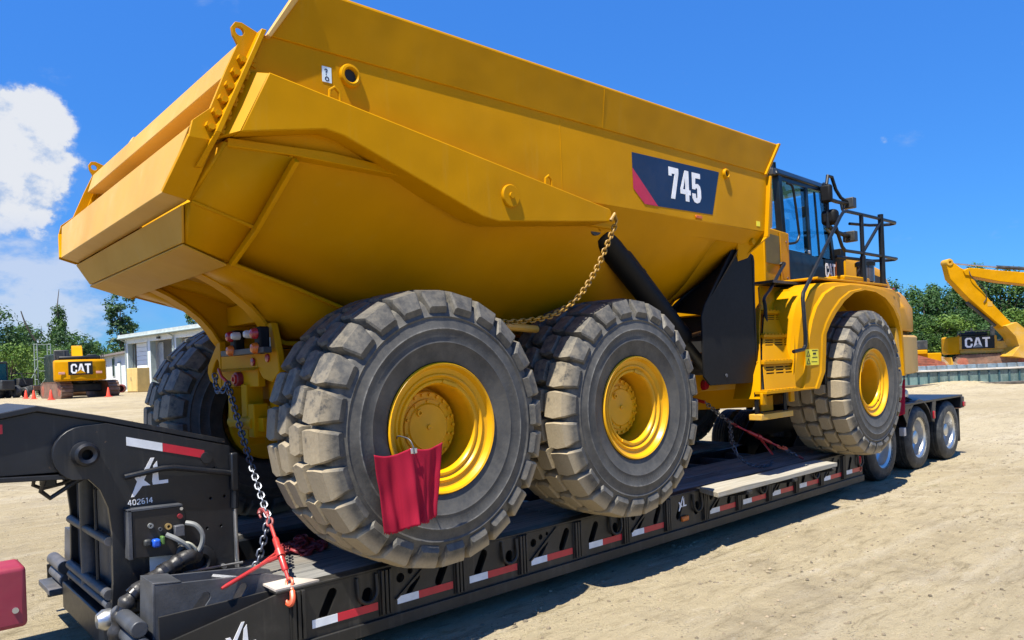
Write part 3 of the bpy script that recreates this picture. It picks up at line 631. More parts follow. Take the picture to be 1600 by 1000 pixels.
rr = [0.047+0.003*math.sin(i*0.9)+0.010*noise.noise((i*0.31, 2, 1)) for i in range(len(pth))]; rr[0] = 0.03
MB().tube(pth, rr, 14).build('wrapped_hose_bundle', HOSE, T, smooth=60)
for i in (14, 22, 30, 38, 46):
    a = pth[i]; b = pth[i+1]; MB().tube([a, a+(b-a).normalized()*0.028], rr[i]+0.003, 14).build('tape_wrap', paint('shiny black tape', (0.012, 0.012, 0.013), 0.22), T)
MB().tube(cat([(-1.25, -0.66, 0.72), (-1.29, -0.70, 0.765), (-1.34, -0.70, 0.74), (-1.33, -0.70, 0.66)]), 0.026, 8).build('hose_wrap', HOSE, T)
MB().lathe([(0.035, -0.587), (0.035, -0.62), (0.055, -0.635), (0.095, -0.625), (0.105, -0.587)], (-1.19, 0, 0.63), 'y', 26).build('hub_ring', BLK, T)
MB().prism([(-1.23, -0.590, 0.76), (-1.15, -0.590, 0.76), (-1.02, -0.590, 0.56), (-1.06, -0.590, 0.50), (-1.32, -0.590, 0.50)], (0, 0.004, 0)).build('ring_plate', BLK, T)
MB().tube([(-1.33, -0.70, 0.605), (-0.96, -0.72, 0.60)], 0.008, 6).build('brace_rod', STEEL, T)
MB().cyl((-1.04, -0.62, 0.57), (-1.04, -0.589, 0.57), 0.016, 12).build('bolt', STEEL, T)
# bolsters at the front of the deck
for s in (-1, 1):
    q = -s
    m = MB(); m.plate([(-1.63, 0.30), (-0.80, 0.47), (-0.86, 0.565), (-0.98, 0.605), (-1.615, 0.675)], [slot(-1.37, 0.51, 0.15, 0.055, 50), slot(-1.14, 0.525, 0.12, 0.05, 55)], lambda u, v: (u, s*1.12, v), (0, -0.016*s, 0)); m.build('bolster_plate', GRYM, T, 0.003)
    m = MB(); m.plate([(-1.63, 0.30), (-0.80, 0.47), (-0.86, 0.565), (-0.98, 0.605), (-1.615, 0.675)], [], lambda u, v: (u, s*0.90, v), (0, -0.016*s, 0)); m.build('bolster_plate', GRYM, T, 0.003)
    MB().prism([(-1.635, s*1.121, 0.30), (-1.62, s*1.121, 0.678), (-1.607, s*1.121, 0.678), (-1.62, s*1.121, 0.30)], (0, -s*0.24, 0)).build('bolster_front', GRYM, T, 0.003)
    MB().prism([(-1.62, s*1.121, 0.676), (-1.47, s*1.121, 0.660), (-1.47, s*1.121, 0.668), (-1.62, s*1.121, 0.688)], (0, -s*0.24, 0)).build('bolster_top', GRYM, T, 0.003)
    MB().box(-1.6, -0.85, min(s*0.9, s*1.1), max(s*0.9, s*1.1), 0.40, 0.42).build('bolster_floor', GRYM, T)
    m = MB(); m.tube([(-1.22, s*0.92, 0.60), (-1.13, s*1.10, 0.60)], 0.018, 6); m.build('bolster_brace', STEEL, T)
    for z, x in ((0.46, -1.70), (0.365, -1.69)):
        MB().cyl((x, s*0.72, z), (x, s*1.14, z), 0.046, 16).build('bolster_roller', GRYM, T, 0.006)
    MB().box(-1.80, -1.62, min(s*0.74, s*1.16), max(s*0.74, s*1.16), 0.27, 0.31).build('foot_plate', GRYM, T, 0.004)
    MB().box(-1.64, -1.58, min(s*0.59, s*1.29), max(s*0.59, s*1.29), 0.15, 0.30).build('end_beam', BLK, T, 0.004)
m = MB(); m.lathe([(0.0, -0.06), (0.04, -0.055), (0.062, -0.02), (0.062, 0.02), (0.04, 0.05), (0.0, 0.055)], (-1.735, -0.60, 0.40), 'x', 16, False); m.build('hitch_knob', STEEL, T)
MB().box(-1.74, -1.60, -0.62, 0.62, 0.20, 0.39).build('front_cross_beam', BLK, T, 0.01)
# ---- rear bogie
for s in (-1, 1):
    m = MB(); m.prism([(6.6, s*0.42, 0.22), (7.05, s*0.42, 0.22), (7.5, s*0.42, 0.60), (11.0, s*0.42, 0.60), (11.1, s*0.42, 0.93), (7.35, s*0.42, 0.93), (6.9, s*0.42, 0.52), (6.6, s*0.42, 0.50)], (0, -s*0.10, 0)); m.build('bogie_beam', BLK, T, 0.006)
MB().box(8.55, 11.15, -1.25, 1.25, 0.985, 1.02).build('bogie_deck', BLK, T, 0.006)
MB().box(11.08, 11.2, -1.26, 1.26, 0.80, 0.983).build('rear_bumper', BLK, T, 0.01)
for s in (-1, 1):
    a = arc(9.24, 0.49, 0.56, 20, 160, 12); b = arc(9.24, 0.49, 0.535, 160, 20, 12)
    MB().prism([(x, s*1.24, z) for x, z in a+b], (0, -s*0.55, 0)).build('fender', BLK, T)
    MB().prism([(8.6, s*1.249, 0.983), (8.6, s*1.249, 0.86), (8.72, s*1.249, 0.72), (8.80, s*1.249, 0.92), (9.0, s*1.249, 0.983)], (0, -s*0.02, 0)).build('fender_bracket', BLK, T)
    MB().prism([(9.76, s*1.249, 0.983), (9.74, s*1.249, 0.70), (9.82, s*1.249, 0.66), (9.92, s*1.249, 0.983)], (0, -s*0.03, 0)).build('fender_bracket', BLK, T)
    MB().box(11.21, 11.24, min(s*1.05, s*1.2), max(s*1.05, s*1.2), 0.78, 0.92).build('tail_lamp', REDL, T, 0.01)
    MB().box(11.10, 11.19, min(s*1.263, s*1.283), max(s*1.263, s*1.283), 0.82, 0.90).build('side_lamp', REDL, T, 0.008)
    MB().box(11.0, 11.06, min(s*0.75, s*1.22), max(s*0.75, s*1.22), 0.25, 0.79).build('rear_mud_flap', RUBB, T)
MB().box(9.745, 9.80, -1.275, -1.251, 0.72, 0.84).build('side_lamp', REDL, T, 0.006)
MB().box(8.54, 8.62, -1.27, -1.20, 0.56, 0.68).build('step_lamp', CLRL, T, 0.006)
R_ = 0.475
tyre_p = [(0.30, 0.0), (0.31, -0.012), (0.38, -0.016), (0.44, -0.004), (0.463, 0.020), (R_, 0.034)]
for gx in (0.075, 0.120, 0.165, 0.210): tyre_p += [(R_, gx-0.006), (R_-0.014, gx-0.004), (R_-0.014, gx+0.004), (R_, gx+0.006)]
tyre_p += [(R_, 0.236), (0.463, 0.25), (0.44, 0.274), (0.38, 0.286), (0.31, 0.282), (0.30, 0.27)]
rim_p = [(0.302, -0.004), (0.310, -0.006), (0.310, 0.004), (0.290, 0.012), (0.268, 0.03), (0.262, 0.07), (0.255, 0.14), (0.235, 0.16), (0.15, 0.145), (0.10, 0.12), (0.10, 0.05), (0.07, 0.035), (0.0, 0.035), (0, 0.17), (0.27, 0.19), (0.302, 0.27)]
tme = None
for x in (7.92, 9.24, 10.55):
    for s in (-1, 1):
        yo = s*1.22
        if tme is None:
            w = MB().lathe(rim_p, (0, 0, 0), 'y', 36)
            for k in range(10): w.cyl((0.14*math.cos(k*PI/5), 0.12, 0.14*math.sin(k*PI/5)), (0.14*math.cos(k*PI/5), 0.148, 0.14*math.sin(k*PI/5)), 0.014, 6)
            rme2 = w.mesh('trailer_rim', ALU); tme = MB().lathe(tyre_p, (0, 0, 0), 'y', 48).mesh('trailer_tyre', STYRE, 40)
        rot = (0, 0, 0) if s < 0 else (0, 0, PI)
        wl = inst('wheel', rme2, T, (x, yo, R_), rot)
        for off in (0.0, 0.30):
            t = bpy.data.objects.new('tyre', tme); COL.objects.link(t); t.parent = wl; t.location = (0, off, 0)
    MB().cyl((x, -1.0, R_), (x, 1.0, R_), 0.065, 12).build('axle', MACH, T)

# ================================================================== dump truck
D = thing('dump_truck', 'huge yellow articulated dump truck chained down on the black trailer', 'dump truck', (2.2, 0, DZ))
# ---- wheels
TR = 0.90; HZ = DZ+TR-0.01; YW = -1.31
def wheel_meshes():
    # carcass, y measured from the tyre's middle, the outer face at negative y
    half = [(0.405, 0.315), (0.425, 0.345), (0.47, 0.360), (0.535, 0.374), (0.545, 0.380), (0.555, 0.376), (0.62, 0.381), (0.632, 0.388), (0.644, 0.381), (0.70, 0.374), (0.712, 0.380), (0.722, 0.372), (0.775, 0.357), (0.800, 0.342), (0.818, 0.315), (0.822, 0.2), (0.824, 0.0)]
    prof = [(r, -y) for r, y in half]+[(r, y) for r, y in reversed(half[:-1])]+[(0.38, 0.25), (0.38, -0.25)]
    m = MB().lathe(prof, (0, 0, 0), 'y', 96)
    N = 24; da = 2*PI/N; rr = random.Random(5)
    def P(th, r, y): return Vector((r*math.cos(th), y, r*math.sin(th)))
    def block(poly, rt, base=0.79, inset=0.15, jit=0.006):
        """poly: (theta offset, y) corners; a lug with a chamfered top"""
        n = len(poly); ct = sum(p[0] for p in poly)/n; cy = sum(p[1] for p in poly)/n
        def crown(y): return rt-0.045*max(0, abs(y)-0.26)-0.02*(y/0.36)**2
        lo = [P(t, base, y) for t, y in poly]
        mi = [P(ct+(t-ct)*0.97, crown(y)-0.018, cy+(y-cy)*0.98) for t, y in poly]
        hi = [P(ct+(t-ct)*(1-inset), crown(y), cy+(y-cy)*(1-inset)) for t, y in poly]
        m.add(lo+mi+hi, [(k, (k+1) % n, (k+1) % n+n, k+n) for k in range(n)]+[(k+n, (k+1) % n+n, (k+1) % n+2*n, k+2*n) for k in range(n)]+[tuple(range(2*n, 3*n))])
    for i in range(N):
        for s in (-1, 1):
            t0 = da*(i+(0.5 if s > 0 else 0))
            w = da*0.435
            # inner block beside the middle groove
            block([(t0-w*0.75, s*0.012), (t0+w*0.95, s*0.012), (t0+w*1.12, s*0.085), (t0+w*0.90, s*0.150), (t0-w*0.80, s*0.150), (t0-w*0.98, s*0.075)], TR)
            # second block
            q = da*0.16
            # shoulder lug that wraps over the side
            a0, a1 = t0+q-w*0.98, t0+q+w*0.98
            y0, y1, y2, y3 = 0.172, 0.262, 0.352, 0.384
            def sh(t, r, y): return P(t, r, s*y)
            mid = (a0+a1)/2
            base = [sh(a0, .795, y0), sh(a0-w*.12, .795, y1), sh(a0, .795, 0.345), sh(a0+w*.18, .735, .372),
                    sh(a1-w*.18, .735, .372), sh(a1, .795, 0.345), sh(a1-w*.12+w*.24, .795, y1), sh(a1, .795, y0)]
            topv = [sh(a0+w*.12, TR-.004, y0+.012), sh(a0+w*.04, TR-.006, y1), sh(a0+w*.12, TR-.022, y2-.012), sh(a0+w*.34, .775, y3+.006),
                    sh(a1-w*.34, .775, y3+.006), sh(a1-w*.12, TR-.022, y2-.012), sh(a1+w*.02, TR-.006, y1), sh(a1-w*.12, TR-.004, y0+.012)]
            midv = [b.lerp(t, 0.72)+(t-b).normalized()*0.0+Vector() for b, t in zip(base, topv)]
            # keep walls steep: the middle ring sits over the base, the top ring is drawn in
            for k in range(8):
                d = topv[k]-base[k]; rad = Vector((base[k].x, 0, base[k].z)).normalized()
                midv[k] = base[k]+rad*d.dot(rad)*0.76+Vector((0, d.y*0.75, 0))+(d-rad*d.dot(rad)-Vector((0, d.y, 0)))*0.15
            v = base+midv+topv; n = 8
            f = [(k, (k+1) % n, (k+1) % n+n, k+n) for k in range(n)]+[(k+n, (k+1) % n+n, (k+1) % n+2*n, k+2*n) for k in range(n)]
            f += [(16, 17, 22, 23), (17, 18, 21, 22), (18, 19, 20, 21)]
            m.add(v, f)
    tm = m.mesh('tyre', TYRE, 32)
    rp = [(0.405, 0.02), (0.405, -0.325), (0.414, -0.335), (0.420, -0.350), (0.412, -0.362), (0.400, -0.356), (0.392, -0.340), (0.384, -0.322), (0.376, -0.318),
          (0.352, -0.314), (0.345, -0.322), (0.336, -0.324), (0.328, -0.316), (0.322, -0.302), (0.312, -0.298), (0.304, -0.308), (0.290, -0.308), (0.281, -0.296), (0.276, -0.27), (0.272, -0.10), (0.265, -0.06), (0.20, -0.055), (0.20, 0.02)]
    r = MB().lathe(rp, (0, 0, 0), 'y', 64)
    for a in (72, 250):
        a = math.radians(a); c = Vector((0.292*math.cos(a), -0.30, 0.292*math.sin(a)))
        r.obox(c, 0.12, 0.03, 0.022, Matrix.Rotation(-a+PI/2, 3, 'Y'))
    rm = r.mesh('rim', RIMY, 30)
    # inner face of the wheel: a dish for the far side
    def hub(depth):
        h = MB().lathe([(0.0, -0.212), (0.015, -0.215), (0.018, -0.205), (0.025, -0.203), (0.148, -0.203), (0.158, -0.194), (0.182, -0.192), (0.186, -0.182), (0.228, -0.180), (0.234, -0.172), (0.234, -0.05), (0.268, -0.05), (0.268, 0.0), (0, 0.0)], (0, depth, 0), 'y', 48, False)
        for k in range(22):
            a = 2*PI*k/22; h.cyl((0.211*math.cos(a), depth-0.150, 0.211*math.sin(a)), (0.211*math.cos(a), depth-0.194, 0.211*math.sin(a)), 0.012, 6)
        for k in range(10):
            a = 2*PI*k/10+0.3; h.cyl((0.168*math.cos(a), depth-0.18, 0.168*math.sin(a)), (0.168*math.cos(a), depth-0.204, 0.168*math.sin(a)), 0.010, 6)
        h.lathe([(0.010, -0.2), (0.012, -0.214), (0.022, -0.214), (0.024, -0.2)], (0.120*math.cos(2.2), depth, 0.120*math.sin(2.2)), 'y', 12)
        # the drum and axle end on the inner side
        h.lathe([(0.0, 0.10), (0.20, 0.10), (0.22, 0.12), (0.22, 0.30), (0.36, 0.32), (0.375, 0.34), (0.36, 0.36), (0.12, 0.40), (0.12, 0.55), (0, 0.55)], (0, 0, 0), 'y', 40, False)
        return h.mesh('wheel_hub', RIMY, 30)
    return tm, rm, hub(0.02), hub(0.10)
tyM, rimM, hubM, hubF = wheel_meshes()
WX = (0.0, 1.958, 6.592)
wheels = {}
for i, x in enumerate(WX):
    for s in (-1, 1):
        w = inst('wheel', hubF if i == 2 else hubM, D, (x, s*1.31, HZ), (0, 0, 0) if s < 0 else (0, 0, PI))
        t = bpy.data.objects.new('tyre', tyM); COL.objects.link(t); t.parent = w; t.rotation_euler = (0, 0.13*i, 0)
        r = bpy.data.objects.new('rim', rimM); COL.objects.link(r); r.parent = w; r.rotation_euler = (0, (0.0, 0.0, 1.9)[i], 0)
        wheels[(i, s)] = w

# ---- dump body: hopper loft between stations, near half then mirrored
SY = 1.62
def station(x, top, m, b, dx=0.0):
    p = [(SY-0.02, 3.64), (SY-0.02, 3.05)] + [top, m, b]
    return p
ST = [(-1.25, (1.47, 2.99), (1.24, 2.72), (1.00, 2.63)), (-0.92, (1.47, 2.97), (1.19, 2.655), (0.94, 2.51)), (-0.2, (1.49, 2.95), (1.13, 2.55), (0.82, 2.29)), (0.5, (1.52, 2.93), (1.10, 2.46), (0.72, 2.10)),
      (2.2, (1.52, 2.93), (1.10, 2.46), (0.72, 2.10)), (2.9, (1.52, 2.93), (1.13, 2.50), (0.80, 2.18)), (3.45, (1.52, 2.94), (1.20, 2.60), (0.95, 2.36))]
def refine(ST, n=5):
    out = []
    for i in range(len(ST)-1):
        a, b, c, d = ST[max(0, i-1)], ST[i], ST[i+1], ST[min(len(ST)-1, i+2)]
        for k in range(n):
            t = k/n; out.append((b[0]+(c[0]-b[0])*t,)+tuple(tuple(b[j][q]+(c[j][q]-b[j][q])*sstep(t)*0.5+(c[j][q]-b[j][q])*t*0.5 for q in (0, 1)) for j in (1, 2, 3)))
    return out+[ST[-1]]
H = MB(); secs = []
for x, a, m_, b in refine(ST):
    # soften the two lower bends
    pr = [(SY-0.012, 3.24), (SY-0.05 if x < 0.2 else SY-0.02, 3.10 if x < 0.2 else 3.03), a]
    for k in range(1, 6): t = k/6; pr.append((a[0]+(m_[0]-a[0])*t, a[1]+(m_[1]-a[1])*t))
    for k in range(0, 7):
        t = k/6; u = (1-t); p0 = m_; p1 = (m_[0]+(b[0]-m_[0])*0.6, m_[1]+(b[1]-m_[1])*0.62); p2 = (b[0]-0.10, b[1]-0.015)
        pr.append((u*u*p0[0]+2*u*t*p1[0]+t*t*p2[0], u*u*p0[1]+2*u*t*p1[1]+t*t*p2[1]))
    pr.append((0.0, b[1]-0.02))
    secs.append([Vector((x, -y, z)) for y, z in pr])
H.loft(secs)
# front wall: from the last station up to the top front edge
last = secs[-1]
fr = [Vector((4.18-(3.06-p.z)*0.93 if p.z < 3.06 else 4.18+(p.z-3.06)*0.18, p.y, p.z)) for p in last]
H.loft([last, [Vector((max(l.x, f.x), l.y, l.z)) for l, f in zip(last, fr)]])
fe = [Vector((max(l.x, f.x), l.y, l.z)) for l, f in zip(last, fr)]
H.loft([[p for p in fe], [Vector((p.x, 0, p.z)) for p in fe]])
H.add([(4.18, -SY+0.02, 3.03), (4.30, -SY+0.02, 3.66), (4.30, 0, 3.66), (4.18, 0, 3.03)], [(0, 1, 2, 3)])
H.add([(4.30, -SY+0.02, 3.64), (4.42, -SY+0.02, 3.95), (4.42, 0, 3.95), (4.30, 0, 3.64)], [(0, 1, 2, 3)])
# inside lining so the body is closed from above
H.add([(-1.05, -SY+0.05, 3.64), (4.25, -SY+0.05, 3.64), (3.6, -0.8, 2.3), (-0.9, -0.9, 2.62)], [(0, 1, 2, 3)])
H.add([(-0.9, -0.9, 2.62), (3.6, -0.8, 2.3), (3.6, 0, 2.3), (-0.9, 0, 2.62)], [(0, 1, 2, 3)])
H.mirror_y()
BODY = H.build('dump_body', YEL, D, smooth=28, recalc=False)
sol = BODY.modifiers.new('thickness', 'SOLIDIFY'); sol.thickness = 0.012; sol.offset = -1
for s in (-1, 1):
    q = -s
    # main side panel
    MB().prism([(-1.085, s*SY, 3.652), (4.285, s*SY, 3.652), (4.18, s*SY, 3.055), (1.2, s*SY, 3.045), (0.9, s*SY, 3.05), (0.2, s*SY, 3.18), (-1.28, s*SY, 3.20)], (0, q*0.03, 0)).build('side_panel', YEL, BODY, 0.004)
    # lip under it
    MB().prism([(1.2, s*SY, 3.052), (1.2, s*(SY-0.105), 2.925), (1.2, s*(SY-0.125), 2.95), (1.2, s*(SY-0.03), 3.052)], (2.98, 0, 0)).build('bottom_lip', YEL, BODY, 0.006)
    # sideboard, a little proud, leaning out
    MB().prism([(-1.06, s*1.630, 3.650), (4.215, s*1.630, 3.650), (4.43, s*1.668, 3.965), (-0.845, s*1.668, 3.965)], (0, q*0.03, 0)).build('sideboard', YEL, BODY, 0.005)
    MB().tube([(-0.845, s*1.652, 3.966), (4.43, s*1.652, 3.966)], 0.014, 8).build('top_rail', YEL, BODY)
    MB().prism([(-1.085, s*1.655, 3.635), (-1.060, s*1.655, 3.635), (-0.83, s*1.682, 3.98), (-0.875, s*1.682, 3.98)], (0, q*0.06, 0)).build('sideboard_end', TGY, BODY, 0.004)
    MB().prism([(4.20, s*1.650, 3.64), (4.235, s*1.650, 3.64), (4.455, s*1.690, 3.98), (4.415, s*1.690, 3.98)], (0, q*0.06, 0)).build('sideboard_end', YEL, BODY, 0.004)
    # front flange
    MB().prism([(4.165, s*1.66, 3.00), (4.20, s*1.66, 3.00), (4.30, s*1.66, 3.63), (4.265, s*1.66, 3.63)], (0, q*0.10, 0)).build('front_flange', YEL, BODY, 0.004)
    MB().prism([(4.165, s*1.655, 3.0), (4.195, s*1.655, 3.0), (4.06, s*1.50, 2.83), (4.03, s*1.50, 2.83)], (0, q*0.12, 0)).build('front_flange', YEL, BODY, 0.004)
    MB().prism([(3.80, s*1.54, 3.04), (4.17, s*1.60, 3.04), (4.06, s*1.49, 2.80), (3.92, s*1.46, 2.76)], (0, q*0.02, 0)).build('corner_gusset', YEL, BODY, 0.003)
    MB().cyl((4.04, s*1.575, 2.955), (4.04, s*1.53, 2.955), 0.035, 12).build('gusset_boss', YEL, BODY, 0.004)
    MB().prism([(4.30, s*1.60, 3.1), (4.38, s*1.60, 3.12), (4.42, s*1.60, 3.52), (4.34, s*1.60, 3.60)], (0, q*0.2, 0)).build('front_pad', TGY, BODY, 0.01)
    # tapered brace along the side
    fp = [(-1.10, 3.42), (1.66, 2.995), (1.685, 2.975), (1.685, 2.91), (1.66, 2.895), (0.5, 2.78), (0.36, 2.80), (-0.66, 3.155), (-0.78, 3.172), (-1.27, 3.07)]
    MB().prism([(x, s*1.70, z) for x, z in fp], (0, q*0.22, 0)).build('side_brace', YEL, BODY, 0.007)
    MB().prism([(-1.10, s*1.699, 3.415), (-1.27, s*1.699, 3.072), (-1.355, s*1.61, 3.05), (-1.19, s*1.61, 3.43)], (0, q*0.10, 0)).build('brace_end', YEL, BODY, 0.004)
    MB().prism([(-1.30, s*1.60, 3.06), (-1.30, s*1.60, 3.015), (-0.93, s*1.60, 3.025), (-0.25, s*1.60, 3.01), (0.15, s*1.60, 2.90), (0.45, s*1.60, 2.80), (0.50, s*1.60, 2.83), (-0.2, s*1.60, 3.05), (-0.70, s*1.60, 3.08)], (0, q*0.14, 0)).build('brace_inner_flange', YEL, BODY, 0.004)
    # body pin, bosses and lifting eyes
    MB().lathe([(0.001, 0.040), (0.020, 0.040), (0.022, 0.026), (0.072, 0.026), (0.078, 0.018), (0.078, -0.02), (0.001, -0.02)], (0.61, s*1.70, 2.965), 'y', 26).xf(Matrix.Translation((0, 0, 0))).build('pivot_cover', YEL, BODY) if s > 0 else \
        MB().lathe([(0.001, -0.030), (0.020, -0.030), (0.022, -0.020), (0.072, -0.020), (0.078, -0.014), (0.078, 0.02), (0.001, 0.02)], (0.61, s*1.70, 2.965), 'y', 26).build('pivot_cover', YEL, BODY)
    for x, z, r in ((-0.565, 3.545, 0.068), (3.485, 3.545, 0.048)):
        MB().lathe([(r*0.58, s*0.012), (r*0.60, s*0.018), (r*0.72, s*0.026), (r*0.92, s*0.023), (r, s*0.014), (r, -s*0.02), (r*0.58, -s*0.02)], (x, s*SY, z), 'y', 28).build('boss_ring', YEL, BODY)
        MB().cyl((x, s*(SY+0.001), z), (x, s*(SY+0.004), z), r*0.57, 20).build('boss_hole', VOID, BODY)
    for x, z in ((-0.70, 3.365), (1.02, 3.10)):
        e = MB(); e.plate([(-0.06, -0.03)]+arc(0, 0.035, 0.045, 0, 180, 8)[0:1]+arc(0, 0.035, 0.045, 0, 180, 8)+[(-0.045, -0.025)], [circ(0, 0.038, 0.022, 10)], lambda u, v: (x+u*0.7, s*1.685, z+v), (0, q*0.018, 0)) if False else e.tube([(x-0.035, s*1.675, z-0.02), (x-0.030, s*1.675, z+0.045), (x, s*1.675, z+0.068), (x+0.030, s*1.675, z+0.045), (x+0.037, s*1.675, z-0.03)], 0.010, 8)
        e.build('lifting_eye', YEL, BODY)
# the parts that only the near side shows
nx = Vector((1, 0, 0)); nz = Vector((0, 0, 1))
MB().prism([(0.40, -1.560, 2.98), (0.428, -1.560, 2.98), (0.428, -1.10, 2.47), (0.40, -1.10, 2.47), ], (0, 0.02, -0.02)).build('weld_seam', YEL2, BODY)
MB().box(1.22, 1.226, -1.6215, -1.62, 3.06, 3.64).build('weld_seam', YEL, BODY)
MB().prism([(1.70, -1.632, 3.655), (1.704, -1.632, 3.655), (1.704, -1.6695, 3.955), (1.70, -1.6695, 3.955)], (0, 0.003, 0)).build('weld_seam', YEL, BODY)
dec = [(2.07, 3.525), (3.37, 3.545), (3.235, 3.130), (2.245, 3.110), (2.07, 3.315)]
DP = MB().prism([(x, -1.6205, z) for x, z in dec], (0, -0.0015, 0)).build('number_decal', NAVY, BODY, smooth=0)
MB().prism([(2.07, -1.6225, 3.395), (2.07, -1.6225, 3.225), (2.215, -1.6225, 3.112), (2.40, -1.6225, 3.113)], (0, -0.0012, 0)).build('decal_stripe', DECR, BODY, smooth=0)
m = MB().merge(lettering('745', (2.57, -1.6225, 3.205), nx, nz, 0.275, 0.0015, 0.035, 1.10)); m.build('number_lettering', WHT, BODY, smooth=0)
MB().box(2.95, 3.05, -1.634, -1.6205, 3.068, 3.096).build('marker_lamp', ORNG, BODY, 0.005)
MB().box(4.02, 4.09, -1.6225, -1.6205, 3.10, 3.15).build('small_decal', LYEL, BODY, smooth=0)
MB().box(-0.745, -0.685, -1.6225, -1.6205, 3.475, 3.565).build('paper_decal', paint('pale paper', (0.62, 0.74, 0.80), 0.5, 0.05, 0.03), BODY, smooth=0)
MB().merge(lettering('?', (-0.730, -1.6226, 3.515), nx, nz, 0.038, 0.001)).build('decal_mark', NAVY, BODY, smooth=0)
m = MB(); m.plate(circ(-0.715, 3.495, 0.014, 12), [circ(-0.715, 3.495, 0.008, 10)], lambda u, v: (u, -1.6226, v), (0, -0.001, 0)); m.build('decal_mark', NAVY, BODY, smooth=0)

# ---- tail collar (duck tail), flange and tailgate
def fac(y, z, x): return Vector((x, y, z))
K = MB()
ca = [(1.60, 3.03), (1.335, 2.762), (1.115, 2.572)]                    # rear edge, half section
cbx = [(-1.30, -0.93), (-1.41, -1.03), (-1.365, -1.10)]
cb_ = [(1.585, 3.015), (1.245, 2.675), (1.03, 2.492)]
r0 = [Vector((cbx[i][0], -ca[i][0], ca[i][1])) for i in range(3)]; r1 = [Vector((cbx[i][1], -cb_[i][0], cb_[i][1])) for i in range(3)]
mid0, mid1 = Vector((-1.365, 0, 2.572)), Vector((-1.10, 0, 2.485))
K.loft([r0+[mid0], r1+[mid1]])
K.loft([[p+Vector((0, 0.0, 0.0)) for p in r1+[mid1]], [p+Vector((0.03, 0, 0.06)) for p in r1+[mid1]]])
K.add([r0[0], r0[1], Vector((-1.40, -1.2, 3.0)), Vector((-1.30, -1.5, 3.05))], [(0, 1, 2, 3)])
K.add([r0[1], r0[2], mid0, Vector((-1.425, 0, 2.757)), Vector((-1.425, -1.285, 2.757))], [(0, 1, 4), (1, 2, 3, 4)] if False else [(0, 1, 2, 3, 4)])
K.mirror_y()
CO = K.build('tail_collar', YEL, D, smooth=25)
sol = CO.modifiers.new('thickness', 'SOLIDIFY'); sol.thickness = 0.02; sol.offset = -1
CP = MB().prism([(-1.428, -1.275, 2.750), (-1.372, -1.095, 2.575), (-1.372, 1.095, 2.575), (-1.428, 1.275, 2.750)], (-0.014, 0, 0)).build('tail_plate', TAILM, CO, 0.004)
MB().prism([(-1.384, -1.10, 2.570), (-1.115, -1.045, 2.478), (-1.115, 1.045, 2.478), (-1.384, 1.10, 2.570)], (0, 0, -0.012)).build('tail_bottom_plate', TAILM, CO, 0.004)
for s in (-1, 1):
    for i in range(2):
        a, b = r1[i].copy(), r1[i+1].copy(); a.y *= -s; b.y *= -s
        MB().loft([[p+Vector((0.0, 0, 0)), p+Vector((0.028, 0, 0)), p+Vector((0.028, -0.045*(-s)*0+s*0.03, -0.03)), p+Vector((0, s*0.03, -0.03))] for p in (a, b)], True, True).build('edge_flange', YEL, CO, 0.003)
    a, b = r0[1].copy(), r1[1].copy(); a.y *= -s; b.y *= -s
    MB().tube([a, b], 0.012, 6).build('edge_bead', YEL, CO)
    # flange plate standing across the tail
    MB().prism([(-1.085, s*1.66, 3.665), (-1.355, s*1.66, 3.06), (-1.385, s*1.66, 3.06), (-1.115, s*1.66, 3.665)], (0, -s*0.10, 0)).build('tail_flange', YEL, CO, 0.004)
    MB().prism([(-1.355, s*1.66, 3.06), (-1.385, s*1.66, 3.06), (-1.435, s*1.50, 2.91), (-1.405, s*1.50, 2.91)], (0, -s*0.08, 0)).build('tail_flange', YEL, CO, 0.004)
# tailgate
def tgx(z): return -1.09-(3.66-z)*0.45
TGp = [(-1.538, 2.805), (-1.480, 3.10), (-1.44, 3.135), (-1.24, 3.19), (-1.165, 3.405), (-1.275, 3.415), (-1.225, 3.575), (-1.17, 3.59), (-1.10, 3.40), (-1.20, 3.08), (-1.421, 2.768)]
def tghalf(z): return 1.56 if z > 3.1 else 1.295+(1.545-1.295)*(z-2.79)/(3.10-2.79)
tg = MB()
tg.loft([[Vector((x, -tghalf(z), z)) for x, z in TGp], [Vector((x, tghalf(z), z)) for x, z in TGp]], True, True)
TGT = tg.build('tailgate', TGY, D, 0.006)
for s in (-1, 1):
    up_ = [(-1.25, 3.62), (-1.255, 3.66), (-1.235, 3.69), (-1.20, 3.695), (-1.10, 3.66), (-1.075, 3.655), (-1.365, 3.03), (-1.50, 3.03), (-1.478, 3.12), (-1.385, 3.20), (-1.295, 3.42), (-1.225, 3.575)]
    m = MB(); m.plate(up_, [circ(-1.212, 3.645, 0.024, 14)], lambda u, v: (u, s*1.60, v), (0, -s*0.025, 0)); m.build('end_plate', YEL, TGT, 0.003)
    MB().prism([(-1.365, s*1.600, 3.032), (-1.50, s*1.600, 3.032), (-1.553, s*1.315, 2.795), (-1.425, s*1.345, 2.762)], (0, -s*0.02, 0.018)).build('end_plate', YEL, TGT, 0.003)
    bm_ = None
    for k in range(6):
        z = 3.48-0.078*k; x = -1.155-0.0365*k-0.012
        b = MB().obox((x-0.02, s*1.615, z), 0.10, 0.032, 0.024, Matrix.Rotation(math.radians(20), 3, 'Y')); b.cyl((x-0.045, s*1.60, z), (x-0.045, s*1.645, z), 0.017, 6); b.cyl((x+0.01, s*1.60, z+0.012), (x+0.01, s*1.64, z+0.012), 0.017, 6)
        b.build('hinge_bolt', YEL, TGT)

